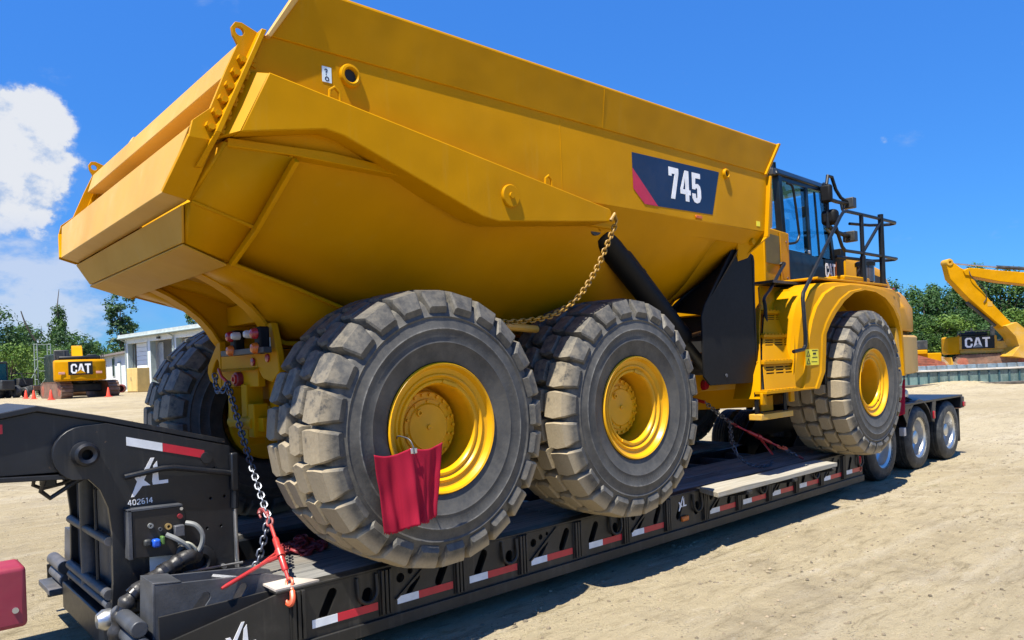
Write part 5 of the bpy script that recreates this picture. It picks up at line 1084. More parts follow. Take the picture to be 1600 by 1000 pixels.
# steps
def steps(s):
    m = MB()
    lad = [(4.10, 1.60, 1.43), (4.22, 1.52, 1.73), (4.42, 1.42, 2.01), (4.70, 1.30, 2.28)]
    prev = None
    for i, (x, y, z) in enumerate(lad):
        x1 = x+0.64
        st_ = MB()
        st_.box(x-0.03, x1+0.03, min(s*(y+0.03), s*(y-0.10)), max(s*(y+0.03), s*(y-0.10)), z-0.02, z+0.012)
        for k in range(9): st_.box(x+0.0+k*0.072, x+0.045+k*0.072, min(s*(y+0.028), s*(y-0.05)), max(s*(y+0.028), s*(y-0.05)), z+0.013, z+0.024)
        st_.build('step_tread', YEL, D, 0.003)
        if i < 3:
            x2, y2, z2 = lad[i+1]; wz = Vector((x2-x, s*(y2-y), z2-z)); hh = wz.length; wz.normalize(); wx = Vector((1, 0, 0)); o0 = Vector((x, s*y, z)); nn_ = wx.cross(wz)*(1 if s < 0 else -1)
            hol = []
            for r_ in range(3):
                for c_ in range(3):
                    u0 = 0.05+c_*0.20; v0 = hh-0.135+r_*0.034
                    hol.append([(u0, v0), (u0+0.165, v0), (u0+0.165, v0+0.016), (u0, v0+0.016)])
            ms_ = MB(); ms_.plate([(0, 0.0), (0.64, 0.0), (0.64, hh-0.022), (0, hh-0.022)], hol, lambda u, v: o0+wx*u+wz*v, -nn_*0.006); ms_.build('step_riser', YEL, D, smooth=0)
            bk = MB().prism([o0+wx*0.02+wz*0.02-nn_*0.04, o0+wx*0.62+wz*0.02-nn_*0.04, o0+wx*0.62+wz*(hh-0.03)-nn_*0.04, o0+wx*0.02+wz*(hh-0.03)-nn_*0.04], -nn_*0.01); bk.build('slot_shade_sheet', VOID, D)  # dark sheet behind the slots, painted in place of their shade
    # side plates joined to the fender
    MB().prism([(4.72, s*1.56, 1.40), (4.80, s*1.56, 1.76), (5.02, s*1.48, 2.30), (5.25, s*1.30, 2.55), (5.25, s*1.2, 2.55), (4.72, s*1.2, 1.40)], (0.02, 0, 0)).build('step_side', YEL, D)
    MB().prism([(4.09, s*1.56, 1.36), (4.14, s*1.54, 1.70), (4.40, s*1.40, 2.05), (4.66, s*1.28, 2.32), (4.62, s*1.18, 2.32), (4.09, s*1.25, 1.36)], (-0.02, 0, 0)).build('step_side', YEL, D, 0.003)
    MB().prism([(4.66, s*1.28, 2.30), (5.36, s*1.22, 2.32), (5.62, s*1.10, 2.60), (5.0, s*1.08, 2.60)], (0, -s*0.02, -0.02)).build('step_riser', YEL, D)
    MB().box(5.0, 5.75, min(s*0.95, s*1.25), max(s*0.95, s*1.25), 2.62, 2.65).build('step_tread', MACH, D)
    # hanging bottom step on rubber straps
    MB().box(4.06, 4.72, min(s*1.57, s*1.43), max(s*1.57, s*1.43), 1.145, 1.205).build('bottom_step', YEL2, D, 0.006)
    for x in (4.08, 4.66): MB().box(x, x+0.06, min(s*1.50, s*1.485), max(s*1.50, s*1.485), 1.15, 1.43).build('step_strap', RUBB, D, 0.003)
    MB().prism([(4.28, s*1.45, 1.22), (4.52, s*1.45, 1.22), (4.52, s*1.45, 1.38), (4.28, s*1.45, 1.36)], (0, -s*0.02, 0)).build('step_backplate', YEL, D)
    for x in (4.10, 4.68): MB().obox((x, s*1.575, 1.36), 0.09, 0.03, 0.12).build('step_clamp', YEL, D, 0.008)
for s in (-1, 1): steps(s)
# hand rails
def rails(s):
    y = s*1.45; yi = s*1.06
    r = MB(); r.tube([(4.66, s*1.63, 1.83), (4.88, s*1.63, 1.85), (4.925, s*1.63, 1.89), (4.935, s*1.63, 2.0), (4.95, s*1.61, 2.40), (4.99, s*1.60, 2.47), (6.32, y, 3.46), (6.42, y, 3.535), (6.52, y, 3.55), (6.93, y, 3.555), (7.50, y, 3.56), (8.02, y, 3.56), (8.10, y-s*0.03, 3.56), (8.12, y-s*0.10, 3.56), (8.08, y-s*0.16, 3.56), (7.9, yi+s*0.1, 3.56), (7.5, yi, 3.56)], 0.021, 8); ro_ = r.build('hand_rail', TUBB, D)
    MB().tube([(6.18, y, 3.34), (6.34, y, 3.10), (6.42, y, 3.055), (6.90, y, 3.06), (7.52, y, 3.06), (8.02, y, 3.06), (8.10, y-s*0.05, 3.06), (8.08, y-s*0.14, 3.06), (7.9, yi+s*0.12, 3.06), (6.93, yi+s*0.05, 3.06)], 0.021, 8).build('mid_rail', TUBB, ro_)
    for x, w, z1 in ((6.93, 0.026, 3.555), (7.54, 0.035, 3.62)): MB().tube([(x, y, 2.66), (x, y, z1)], w, 10).build('rail_post', TUBB, ro_)
    MB().tube([(6.93, y, 2.66), (6.93, y, 3.02)], 0.035, 10).build('post_sleeve', TUBB, ro_)
    MB().tube([(6.94, y, 3.07), (7.51, y, 3.50)], 0.021, 8).build('rail_brace', TUBB, ro_)
    q = MB(); q.tube(cat([(4.66, s*1.33, 1.76), (4.66, s*1.33, 2.30), (4.68, s*1.31, 2.42), (4.95, s*1.24, 2.54), (5.50, s*1.08, 2.80), (5.74, s*1.01, 2.91), (5.74, s*0.95, 2.91)]), 0.02, 8); q.build('hand_rail', TUBB, D)
for s in (-1, 1): rails(s)
# pre-cleaner and mirrors
m = MB().lathe([(0, 2.66), (0.10, 2.66), (0.10, 2.74), (0.115, 2.76), (0.115, 2.98), (0, 2.98)], (7.75, -1.14, 0.0), 'z', 24, False); m.build('air_precleaner', paint('smoked bowl', (0.05, 0.045, 0.05), 0.12, 0.2, 0.05, coat=0.5), D)
MB().lathe([(0, 2.98), (0.13, 2.98), (0.13, 3.03), (0.10, 3.05), (0, 3.05)], (7.75, -1.14, 0.0), 'z', 24, False).build('precleaner_cap', TUBB, D)
def mirrors(s):
    y = s*1.12
    a = MB(); a.tube([(7.30, s*0.80, 4.05), (6.95, s*0.98, 4.05), (6.72, y, 3.98)], 0.022, 8); a.tube([(6.72, y, 3.98), (6.72, y, 3.42)], 0.022, 8); a.tube([(7.50, s*0.80, 3.48), (6.95, s*0.98, 3.46), (6.72, y, 3.44)], 0.022, 8)
    a.tube([(6.72, y, 3.98), (6.76, y, 4.10), (6.88, y, 4.10), (6.98, y, 3.95), (7.12, y, 3.86), (7.32, y, 3.82)], 0.022, 8); a.tube([(6.72, y, 3.80), (7.0, y, 3.79), (7.32, y, 3.80)], 0.026, 8)
    a.tube([(6.72, y, 3.44), (7.0, y, 3.38), (7.38, y, 3.36)], 0.030, 8)
    ao = a.build('mirror_arm', TUBB, D)
    MB().box(6.64, 6.73, y-0.08, y+0.06, 3.74, 3.97).build('mirror', RUBB, ao, 0.03, 3)
    MB().box(6.71, 6.86, y-0.10, y+0.10, 3.46, 3.66).build('mirror', RUBB, ao, 0.05, 3)
    for z in (3.81, 3.36): MB().box(7.31, 7.42, y-0.08, y+0.08, z-0.07, z+0.07).build('work_lamp', MACH, ao, 0.01)
    MB().tube(cat([(7.1, y, 3.80), (7.14, y, 3.70), (7.18, y, 3.71), (7.22, y, 3.80)]), 0.01, 6).build('lamp_cable', HOSE, ao)
for s in (-1, 1): mirrors(s)

# ================================================================== chains, binders, flags and the loose board
# silver chain from the rear of the truck down to the near deck edge
CS, CE = Vector((-0.715, 0.06, 1.76)), Vector((-0.885, -1.20, 0.575)); cdv = (CE-CS)
C1 = thing('tie_down_chain', 'silver chain running from the tail of the dump truck down to the red lever binder', 'chain', CS)
MB().tube([CS+Vector((0.0, 0.16, 0.10)), CS+Vector((-0.02, 0.05, 0.04)), CS], 0.012, 8).build('anchor_hook', REDP, C1)
pB = CS+cdv*0.745
chain([CS+cdv*(k/30)*0.745+Vector((0, 0, -0.03*math.sin(PI*k/30))) for k in range(31)], 0.056, 0.038, 0.0068, CHN, C1)
tail = cat([pB+Vector((0, 0.01, 0.01)), pB+Vector((-0.02, 0.0, -0.05)), pB+Vector((-0.045, 0.0, -0.14)), pB+Vector((-0.08, -0.0, -0.24)), Vector((pB.x-0.11, pB.y+0.01, 0.565)), Vector((pB.x-0.02, pB.y+0.10, 0.552))])
chain(tail, 0.056, 0.038, 0.0068, CHN, C1)
hk = cat([CS, CS+Vector((-0.04, 0.03, -0.08)), CS+Vector((-0.05, 0.10, -0.02)), CS+Vector((-0.03, 0.16, 0.10))])
chain(hk, 0.056, 0.038, 0.0068, CHN, C1)
def binder(P0, P1, hdir, hl, name, label):
    t = thing(name, label, 'chain binder', P0); d = (P1-P0); L_ = d.length; d.normalize(); hd = Vector(hdir).normalized()
    q0, q1 = P0+d*L_*0.28, P0+d*L_*0.74
    MB().tube([q0, q0+d*0.01, q1-d*0.01, q1], [0.015, 0.020, 0.020, 0.015], 14).build('barrel', REDP, t)
    MB().tube([P0+d*L_*0.08, q0], 0.011, 10).build('screw_rod', REDP, t); MB().tube([q1, P0+d*L_*0.86], 0.011, 10).build('screw_rod', REDP, t)
    # hooks at both ends
    sx_ = d.orthogonal().normalized()
    for a, sg, m_ in ((P0+d*L_*0.08, -1, RCHN), (P0+d*L_*0.86, 1, paint('orange red hook', (0.62, 0.10, 0.04), 0.4, 0.2, 0.1))):
        MB().tube([a+Vector((math.cos(k)*0.022, 0, 0)).x*sx_+d*(math.sin(k)*0.028+0.02*sg) for k in [2*PI*j/12 for j in range(12)]], 0.0085, 8, True).build('binder_link', m_, t)
        b = a+d*0.055*sg; MB().tube(cat([b, b+d*0.03*sg, b+d*0.075*sg+sx_*0.012, b+d*0.095*sg+sx_*0.035, b+d*0.07*sg+sx_*0.052, b+d*0.04*sg+sx_*0.05]), [0.012]*6+[0.017]*18+[0.008]*7, 8).build('grab_hook', m_, t)
    c = P0+d*L_*0.50
    MB().tube([c-d*0.025, c+d*0.025], 0.030, 14).build('ratchet', REDP, t)
    e = c+hd*hl
    m = MB().tube([c+hd*0.03+d*0.012, c+hd*0.25*hl+d*0.0, c+hd*0.5*hl], [0.016, 0.014, 0.011], 8); m.tube([c+hd*0.03-d*0.02, c+hd*0.45*hl], 0.008, 8); m.tube([c+hd*0.45*hl, e-hd*0.03, e], [0.012, 0.012, 0.008], 10)
    m.build('handle', REDP, t)
    return t
e_ = CE
binder(pB, CE+Vector((-0.015, -0.10, -0.055)), (-0.88, -0.14, -0.26), 0.41, 'chain_binder', 'bright red lever binder hooked over the near deck corner')
# red chain heap on the deck
hp_ = thing('chain_pile', 'heap of dull red chain lying on the deck behind the rear wheel', 'chain', (-0.40, -0.45, DZ))
rr = random.Random(11); lm = link_mesh('chain_link', RCHN, 0.075, 0.05, 0.011)
for k in range(60):
    a = rr.random()*6.28; r = 0.17*rr.random()**0.6; z = DZ+0.014+0.10*(1-r/0.18)*rr.random()
    o = inst('chain_link', lm, hp_, (-0.42+r*math.cos(a)*0.9, -0.46+r*math.sin(a), z)); o.rotation_euler = (1.2+rr.random()*0.8, rr.random()*0.7, rr.random()*6.28)
# chain behind the middle wheel
A2 = Vector((4.40, -0.70, 1.30)); M2 = Vector((4.78, -0.80, 1.03)); B2 = Vector((5.66, -1.18, 0.56))
C2 = thing('tie_down_chain', 'zinc chain from the truck frame to the deck, in front of the middle wheel', 'chain', A2)
MB().tube([A2+Vector((0, 0.15, 0.03)), A2], 0.02, 8).build('anchor_hook', REDP, C2)
chain([A2, A2.lerp(M2, 0.5)+Vector((0, 0, -0.01)), M2], 0.054, 0.037, 0.0065, CHN, C2)
chain(cat([M2+Vector((-0.06, 0, 0.04)), Vector((4.52, -0.95, 0.86)), Vector((4.50, -1.03, 0.70)), Vector((4.68, -1.10, 0.585)), Vector((4.95, -1.14, 0.56)), Vector((5.10, -1.10, 0.60))]), 0.054, 0.037, 0.0065, CHN, C2)
Q2 = M2.lerp(B2, 0.74)
binder(M2, Q2, (-0.35, -0.75, -0.62), 0.30, 'chain_binder', 'red ratchet binder stretched above the deck between the middle and front wheels')
C3 = thing('tie_down_chain', 'short zinc chain with a red hook at the deck edge beside the pale board', 'chain', Q2)
chain([Q2+(B2-Q2)*0.0, Q2.lerp(B2, 0.72)], 0.054, 0.037, 0.0065, CHN, C3)
MB().tube([Q2.lerp(B2, 0.72), Q2.lerp(B2, 0.85), B2+Vector((0, -0.01, -0.01))], [0.012, 0.018, 0.014], 8).build('grab_hook', RCHN, C3)
# pale board lying on the swung out brackets
for x in (3.65, 4.55, 5.45):
    MB().prism([(x, RY-0.001, 0.535-0.035), (x, RY-0.34, 0.500), (x, RY-0.34, 0.470), (x, RY-0.001, 0.40)], (0.06, 0, 0)).build('swing_bracket', BLK, T, 0.003)
bd_ = MB(); secs = []
for k in range(9):
    x = 3.30+k*(2.38/8); w = 0.004*math.sin(k*2.1); y0 = -1.315-0.015*k/8; y1 = -1.615-0.01*k/8
    zt = 0.553+0.005*math.sin(k*1.3)
    zb = 0.505
    sk = -0.15 if k == 0 else (-0.10 if k == 8 else 0)
    secs.append([Vector((x, y0, zb)), Vector((x+sk, y1, zb)), Vector((x+sk, y1+w, zt)), Vector((x, y0+w, zt))])
bd_.loft(secs, True, True); bo = bd_.build('wooden_board', BOARDM, None, 0.004)
tag(bo, 'long pale weathered board lying along the near edge of the trailer deck', 'board')
# warning flags
def cloth(corners, folds, sag, n=16, mth_=14):
    """corners: top left, top right, bottom right, bottom left; returns double skin cloth"""
    tl, tr, br, bl = [Vector(c) for c in corners]; nn = (tr-tl).cross(bl-tl).normalized(); F = []
    for j in range(mth_+1):
        row = []
        for i in range(n+1):
            u, v = i/n, j/mth_
            p = (tl*(1-u)+tr*u)*(1-v)+(bl*(1-u)+br*u)*v
            w = sum(a*math.sin((u*f+ph)*2*PI)*(0.25+0.75*v) for a, f, ph in folds)
            p = p+nn*w+Vector((0, 0, -sag*math.sin(u*PI*3.2)*(0.3+0.7*v)))
            row.append(p)
        F.append(row)
    m = MB(); m.loft(F); return m, nn
FL = thing('warning_flag', 'faded red mesh flag hung by a bungee hook from the rear wheel rim', 'flag', (-0.33, -1.78, 1.36))
m, nn = cloth([(-0.590, -1.775, 1.320), (-0.105, -1.775, 1.345), (-0.160, -1.770, 0.895), (-0.520, -1.770, 0.850)], [(0.020, 1.5, 0.1), (0.012, 3.1, 0.4), (0.022, 0.8, 0.3), (0.006, 6.3, 0.7)], 0.010, 60, 36)
rr = random.Random(8)
for i, p in enumerate(m.v):
    r_ = i//61; c_ = i % 61; u, v_ = c_/60, r_/36
    p.y += 0.018*noise.noise((u*3.1, v_*2.2, 4.0))*(0.3+v_)-0.035*math.exp(-((u-0.52)/0.05)**2)*v_*0.9-0.020*math.exp(-((u-0.70)/0.035)**2)*v_
    p.x += 0.010*noise.noise((u*2.0, v_*3.0, 9.0))
    if r_ == 36: p.z += 0.008*rr.uniform(-1, 1)
    if r_ < 8: p.z -= 0.020*math.sin(PI*min(1, abs(u-0.5)*2))*(1-r_/8)
    p.y = min(p.y, -1.722)
fo_ = m.build('cloth', FLAG, FL, smooth=180, recalc=False); sm = fo_.modifiers.new('thickness', 'SOLIDIFY'); sm.thickness = 0.002
MB().obox((-0.335, -1.80, 1.318), 0.045, 0.006, 0.032).build('metal_clip', STEEL, FL, 0.003)
MB().tube(cat([(-0.335, -1.805, 1.30), (-0.34, -1.80, 1.345), (-0.345, -1.77, 1.385), (-0.350, -1.70, 1.40), (-0.355, -1.662, 1.40), (-0.35, -1.645, 1.385)]), 0.0042, 8).build('bungee_hook', GRYM, FL)
F2 = thing('warning_flag', 'small bright red flag hanging at the trailer bogie behind the front wheel', 'flag', (8.5, -1.29, 1.35))
m, nn = cloth([(8.54, -1.285, 1.37), (8.62, -1.285, 1.38), (8.60, -1.285, 0.90), (8.33, -1.285, 0.86)], [(0.03, 1.3, 0.1)], 0.006, 10, 10)
fo_ = m.build('cloth', FLAG, F2, smooth=180, recalc=False); sm = fo_.modifiers.new('thickness', 'SOLIDIFY'); sm.thickness = 0.004
MB().tube([(8.58, -1.28, 1.37), (8.80, -1.22, 1.55), (9.2, -1.05, 1.80)], 0.009, 6).build('tie_cord', MACH, F2)
# heap of straps on the bogie deck
SP = thing('strap_heap', 'dark straps and a chrome fitting lying on the trailer deck above the rear axles', 'straps', (8.9, -1.0, 1.02))
for k in range(6):
    MB().tube(cat([(8.62+0.12*k, -1.15, 1.035), (8.68+0.11*k, -1.0, 1.07+0.02*(k % 2)), (8.85+0.1*k, -0.8, 1.035)]), 0.018, 6).build('strap', MACH, SP)
MB().lathe([(0, -0.06), (0.07, -0.05), (0.10, 0.0), (0.07, 0.05), (0, 0.06)], (9.25, -1.02, 1.12), 'y', 16, False).build('chrome_fitting', STEEL, SP)
MB().tube([(8.75, -1.05, 1.03), (8.92, -1.1, 1.45), (9.0, -1.1, 1.75)], 0.012, 6).build('tie_rod', GRYM, SP)
# red block at the left edge
RBK = thing('red_steel_block', 'faded red steel block with a bolt on a dark post at the left edge', 'steel beam', (-2.55, -2.1, 0))
MB().box(-3.1, -2.345, -2.12, -1.94, 0.885, 1.115).build('red_beam', REDB, RBK, 0.018, 3)
MB().cyl((-2.385, -2.128, 0.955), (-2.385, -2.118, 0.955), 0.011, 10).build('bolt', STEEL, RBK)
MB().box(-2.56, -2.44, -2.08, -1.98, 0.0, 0.885).build('post', MACH, RBK, 0.006)

# ================================================================== far things
def place(M, parent, obs_): pass
class Local:
    """build in a machine's own frame: x forward, y left, z up"""
    def __init__(s, name, label, cat_, loc, yaw, scale=1.0, group=None):
        s.t = thing(name, label, cat_, loc, group); s.M = Matrix.Translation(loc) @ Matrix.Rotation(yaw, 4, 'Z') @ Matrix.Scale(scale, 4)
    def put(s, mb, name, mat, parent=None, bevel=0.0, smooth=35): return mb.xf(s.M).build(name, mat, parent or s.t, bevel, smooth=smooth)
def excavator(label, loc, yaw, scale=1.0, turn=0.0):
    TU = Matrix.Rotation(turn, 4, 'Z')
    E_ = Local('excavator', label, 'excavator', loc, yaw, scale)
    for s in (-1, 1):
        y = s*1.28; a = [(x, z) for x, z in arc(1.75, 0.46, 0.46, -90, 90, 10)]+[(x, z) for x, z in arc(-1.75, 0.46, 0.46, 90, 270, 10)]
        tr = MB().prism([(x, y-0.30, z) for x, z in a], (0, 0.60, 0)); tk = E_.put(tr.xf(TU), 'track', RUST)
        sh = []
        per = [(x, 0.0) for x in [-1.7+0.2*i for i in range(18)]]
        sm_ = None
        for i in range(18):
            for z in (-0.012, 0.932):
                b = MB().box(-0.085, 0.085, -0.31, 0.31, -0.02, 0.025); b.box(0.05, 0.08, -0.31, 0.31, -0.05, 0.06)
                o = E_.put(b.xf(TU @ Matrix.Translation((-1.7+0.2*i, y, z+0.02))), 'track_shoe', RUST, tk, smooth=0)
        for cx in (-1.75, 1.75):
            for k in range(7):
                an = math.radians((90 if cx < 0 else -90)+180*(k+0.5)/7)
                b = MB().box(-0.02, 0.025, -0.31, 0.31, -0.085, 0.085); b.box(-0.03, 0.06, -0.31, 0.31, 0.04, 0.07)
                E_.put(b.xf(TU @ Matrix.Translation((cx+0.48*math.cos(an), y, 0.46+0.48*math.sin(an))) @ Matrix.Rotation(-an, 4, 'Y')), 'track_shoe', RUST, tk, smooth=0)
            E_.put(MB().lathe([(0.0, -0.315), (0.18, -0.315), (0.33, -0.30), (0.36, -0.24), (0.36, 0.24), (0.33, 0.30), (0.18, 0.315), (0, 0.315)], (cx, y, 0.46), 'y', 20, False).xf(TU), 'idler_wheel', RRED, tk)
    E_.put(MB().box(-0.9, 0.9, -1.0, 1.0, 0.35, 0.85).xf(TU), 'undercarriage', MACH, None, 0.05)
    E_.put(MB().lathe([(0, 0.85), (0.75, 0.85), (0.75, 1.02), (0, 1.02)], (0, 0, 0), 'z', 24, False), 'slew_ring', MACH)
    h = MB().box(-1.9, 1.9, -1.30, 1.30, 1.02, 1.30); h.box(-1.95, 0.3, -1.33, -0.55, 1.30, 2.25); h.box(-1.95, 0.0, 0.5, 1.33, 1.30, 2.25); h.box(0.0, 1.9, -1.33, -0.6, 1.30, 1.85)
    hs_ = E_.put(h, 'house', YEL2, None, 0.04)
    cw = MB(); cw.loft([[Vector((x, y, z)) for x, y in ((-1.9, -1.38), (-2.55, -1.30), (-2.85, -0.85), (-2.92, 0), (-2.85, 0.85), (-2.55, 1.30), (-1.9, 1.38))] for z in (1.02, 1.10, 2.15, 2.26)][0:4], True, True)
    cw.v = [Vector((p.x+(0.10 if p.z < 1.05 or p.z > 2.2 else 0), p.y*(0.97 if p.z < 1.05 or p.z > 2.2 else 1), p.z)) for p in cw.v]
    c = E_.put(cw, 'counterweight', YEL, None, 0.03)
    E_.put(MB().box(-1.88, -0.2, -1.1, 1.1, 2.26, 2.50), 'engine_hood', TUBB, None, 0.06)
    E_.put(MB().box(-1.5, -0.9, -0.9, -0.4, 2.50, 2.58), 'hood_cover', MACH, None, 0.02)
    E_.put(MB().tube([(-1.0, 0.75, 2.5), (-1.0, 0.75, 2.85)], 0.06, 10), 'exhaust_pipe', MACH)
    for y in (-1.25, 1.25): E_.put(MB().tube([(-1.8, y, 2.26), (-1.8, y, 2.62), (0.2, y, 2.62), (0.2, y, 2.26)], 0.025, 6), 'guard_rail', MACH)
    # cab
    cb = E_.put(MB().prism([(0.15, 0.5, 1.30), (0.15, 0.5, 2.95), (1.35, 0.5, 2.95), (1.95, 0.5, 2.2), (1.95, 0.5, 1.30)], (0, 0.82, 0)), 'cab', MACH, None, 0.04)
    E_.put(MB().prism([(0.35, 1.322, 2.0), (0.35, 1.322, 2.85), (1.30, 1.322, 2.85), (1.80, 1.322, 2.15), (1.80, 1.322, 2.0)], (0, 0.006, 0)), 'window_glass', GLAS, cb, smooth=0)
    E_.put(MB().prism([(0.35, 0.494, 2.0), (0.35, 0.494, 2.85), (1.30, 0.494, 2.85), (1.80, 0.494, 2.15), (1.80, 0.494, 2.0)], (0, -0.006, 0)), 'window_glass', GLAS, cb, smooth=0)
    # boom folded down in front
    bm_ = MB(); bm_.prism([(1.2, -0.30, 1.5), (1.5, -0.30, 2.1), (2.6, -0.30, 3.15), (3.4, -0.30, 3.35), (5.6, -0.30, 2.6), (5.5, -0.30, 2.25), (3.4, -0.30, 2.75), (2.9, -0.30, 2.65), (1.9, -0.30, 1.5)], (0, 0.6, 0)); E_.put(bm_, 'boom', YEL, None, 0.03)
    E_.put(MB().prism([(5.5, -0.22, 2.9), (5.9, -0.22, 2.7), (5.0, -0.22, 0.6), (4.7, -0.22, 0.7), (5.25, -0.22, 2.4)], (0, 0.44, 0)), 'stick', YEL, None, 0.02)
    E_.put(MB().prism([(4.7, -0.6, 0.75), (5.1, -0.6, 0.7), (5.0, -0.6, 0.1), (4.4, -0.6, 0.02), (3.9, -0.6, 0.3), (4.2, -0.6, 0.5)], (0, 1.2, 0)), 'bucket', RUST, None, 0.02)
    return E_, c
loc = (5.35, 34.5, gz(5.35, 34.5))
E1, c1 = excavator('yellow excavator seen from behind, parked before the trees on the left', loc, math.radians(80), 0.78, math.radians(14))
E1.put(MB().box(-2.945, -2.925, -0.62, 0.62, 1.37, 2.14), 'rear_decal', TUBB, c1, smooth=0)
lt = lettering('CAT', (-2.947, 0.50, 1.45), (0, -1, 0), (0, 0, 1), 0.56, 0.004, 0.02, 0.83).xf(E1.M); lt.build('lettering', WHT, c1, smooth=0)
E1.put(MB().prism([(-2.953, 0.27, 1.449), (-2.953, -0.27, 1.449), (-2.953, 0.0, 1.68)], (-0.004, 0, 0)), 'triangle_mark', YEL, c1, smooth=0)
for y in (-0.95, 0.95): E1.put(MB().box(-2.90, -2.80, y-0.16, y+0.16, 1.42, 1.55), 'tail_lamp', paint('pinkish lens', (0.5, 0.25, 0.2), 0.4), c1, 0.01)
loc = (52.9, 9.5, 0.44)
E2, c2 = excavator('yellow excavator side-on beyond the low wall, its letters on the black flank', loc, math.radians(-70), 0.93)
E2.put(MB().box(-1.75, 0.15, -1.352, -1.33, 1.36, 2.24), 'side_decal', TUBB, None, smooth=0)
lettering('CAT', (-1.58, -1.353, 1.46), (1, 0, 0), (0, 0, 1), 0.68, 0.004, 0.02, 0.98).xf(E2.M).build('lettering', WHT, E2.t, smooth=0)
E2.put(MB().prism([(-1.10, -1.359, 1.459), (-0.50, -1.359, 1.459), (-0.8, -1.359, 1.72)], (0, -0.004, 0)), 'triangle_mark', paint('grey decal triangle', (0.15, 0.18, 0.2), 0.4), smooth=0)
# the raised arm at the right, its machine standing outside the view
def arm_machine():
    # x runs to the right across the view, y away from it, z up
    K_ = Local('excavator', 'yellow excavator arm folded high above the low wall at the right edge', 'excavator', (49.35, 10.0, 0.56), YAW-PI/2)
    f = lambda pts, y0, y1: MB().prism([(x, y0, z) for x, z in pts], (0, y1-y0, 0))
    st = [(-1.02, 6.62), (-0.98, 6.42), (-0.80, 5.55), (0.25, 4.35), (2.35, 2.35), (2.75, 2.45), (2.85, 2.70), (1.75, 3.95), (0.85, 5.15), (0.45, 5.95), (-0.1, 6.2), (-0.62, 6.62), (-0.80, 6.76)]
    K_.put(f(st, -0.28, 0.28), 'stick', YEL, None, 0.03)
    K_.put(MB().lathe([(0.09, -0.34), (0.20, -0.34), (0.22, -0.30), (0.22, 0.30), (0.20, 0.34), (0.09, 0.34)], (-0.80, 0, 6.58), 'y', 18), 'pin_boss', YEL2)
    bo_ = [(0.0, 6.02), (0.1, 5.74), (0.5, 5.66), (2.2, 5.26), (5.5, 4.75), (7.2, 3.4), (8.6, 1.6), (9.2, 1.9), (8.2, 3.6), (6.2, 5.25), (5.0, 5.62), (2.2, 5.95), (1.0, 6.12), (0.4, 6.18)]
    K_.put(f(bo_, -0.36, 0.36), 'boom', YEL, None, 0.03)
    K_.put(MB().tube([(-0.72, 0, 6.56), (2.6, 0, 6.16)], 0.055, 10), 'cylinder_rod', STEEL)
    K_.put(MB().tube([(2.3, 0, 6.2), (5.4, 0, 5.9)], 0.11, 12), 'stick_cylinder', MACH)
    K_.put(MB().tube(cat([(0.35, -0.32, 6.05), (0.45, -0.42, 5.6), (1.2, -0.42, 4.8), (1.35, -0.36, 4.3), (1.2, -0.32, 4.0)]), 0.03, 6), 'hydraulic_hose', HOSE)
    K_.put(MB().tube([(0.35, 0, 4.05), (2.05, 0, 2.55)], 0.10, 10), 'bucket_cylinder', MACH)
    K_.put(MB().box(1.45, 1.75, -0.29, -0.281, 3.75, 4.05), 'stick_decal', YEL2, smooth=0)
    K_.put(f([(2.3, 2.5), (3.0, 2.7), (3.9, 1.9), (4.1, 1.0), (3.4, 0.45), (2.6, 0.6), (3.1, 1.2), (2.9, 1.8)], -0.6, 0.6), 'bucket', YEL2, None, 0.02)
    for y in (-1.3, 1.3): K_.put(f(arc(12.0, 0.46, 0.46, -90, 90, 8)+arc(8.4, 0.46, 0.46, 90, 270, 8), y-0.3, y+0.3), 'track', RUST)
    h = MB().box(8.2, 12.8, -1.35, 1.35, 1.0, 2.2); h.box(8.6, 10.0, -1.35, -0.55, 2.2, 3.0); h.box(8.8, 11.5, -1, 1, 0.4, 1.0)
    K_.put(h, 'house', YEL, None, 0.05)
arm_machine()
# crawler and earth heap beyond the wall
BZ = Local('bulldozer', 'yellow bulldozer with rusty red tracks, half hidden by the truck nose', 'bulldozer', (47.4, 11.7, 0.56), math.radians(-48), 0.62)
for s in (-1, 1):
    y = s*0.9
    tk = BZ.put(MB().prism([(x, y-0.28, z) for x, z in [(-1.5, 0), (1.4, 0), (1.75, 0.3), (1.6, 0.65), (0.5, 1.0), (-0.9, 1.45), (-1.3, 1.35), (-1.85, 0.4)]], (0, 0.56, 0)), 'track', RRED)
    for k in range(7): BZ.put(MB().box(-1.75+0.06*k, 1.5-0.22*k, y-0.30, y+0.30, 0.03+0.16*k, 0.10+0.16*k), 'track_shoe', RRED, tk)
BZ.put(MB().box(-1.2, 1.6, -0.6, 0.6, 0.5, 1.6), 'body', YEL, None, 0.05); BZ.put(MB().box(-1.3, 0.2, -0.85, 0.85, 1.5, 1.95), 'fender', YEL, None, 0.05)
BZ.put(MB().box(-0.9, 0.3, -0.7, 0.7, 1.95, 2.9), 'cab', MACH, None, 0.05); BZ.put(MB().prism([(2.0, -1.5, 0.0), (2.25, -1.5, 0.5), (2.1, -1.5, 1.1), (2.0, -1.5, 1.1), (2.05, -1.5, 0.5), (1.9, -1.5, 0)], (0, 3.0, 0)), 'blade', YEL2)
BZ.put(MB().box(1.2, 2.1, -1.0, -0.8, 0.3, 0.5).box(1.2, 2.1, 0.8, 1.0, 0.3, 0.5), 'push_arm', YEL2)
dm_ = MB(); rr = random.Random(4); rings = []
for k in range(6):
    r = 1.3*(1-k/5.5); rings.append([Vector((48.35+r*math.cos(a)*(1+0.15*rr.random()), 11.0+r*math.sin(a)*(1+0.15*rr.random()), 0.50+0.82*(k/5)*(0.9+0.2*rr.random()))) for a in [2*PI*j/14 for j in range(14)]])
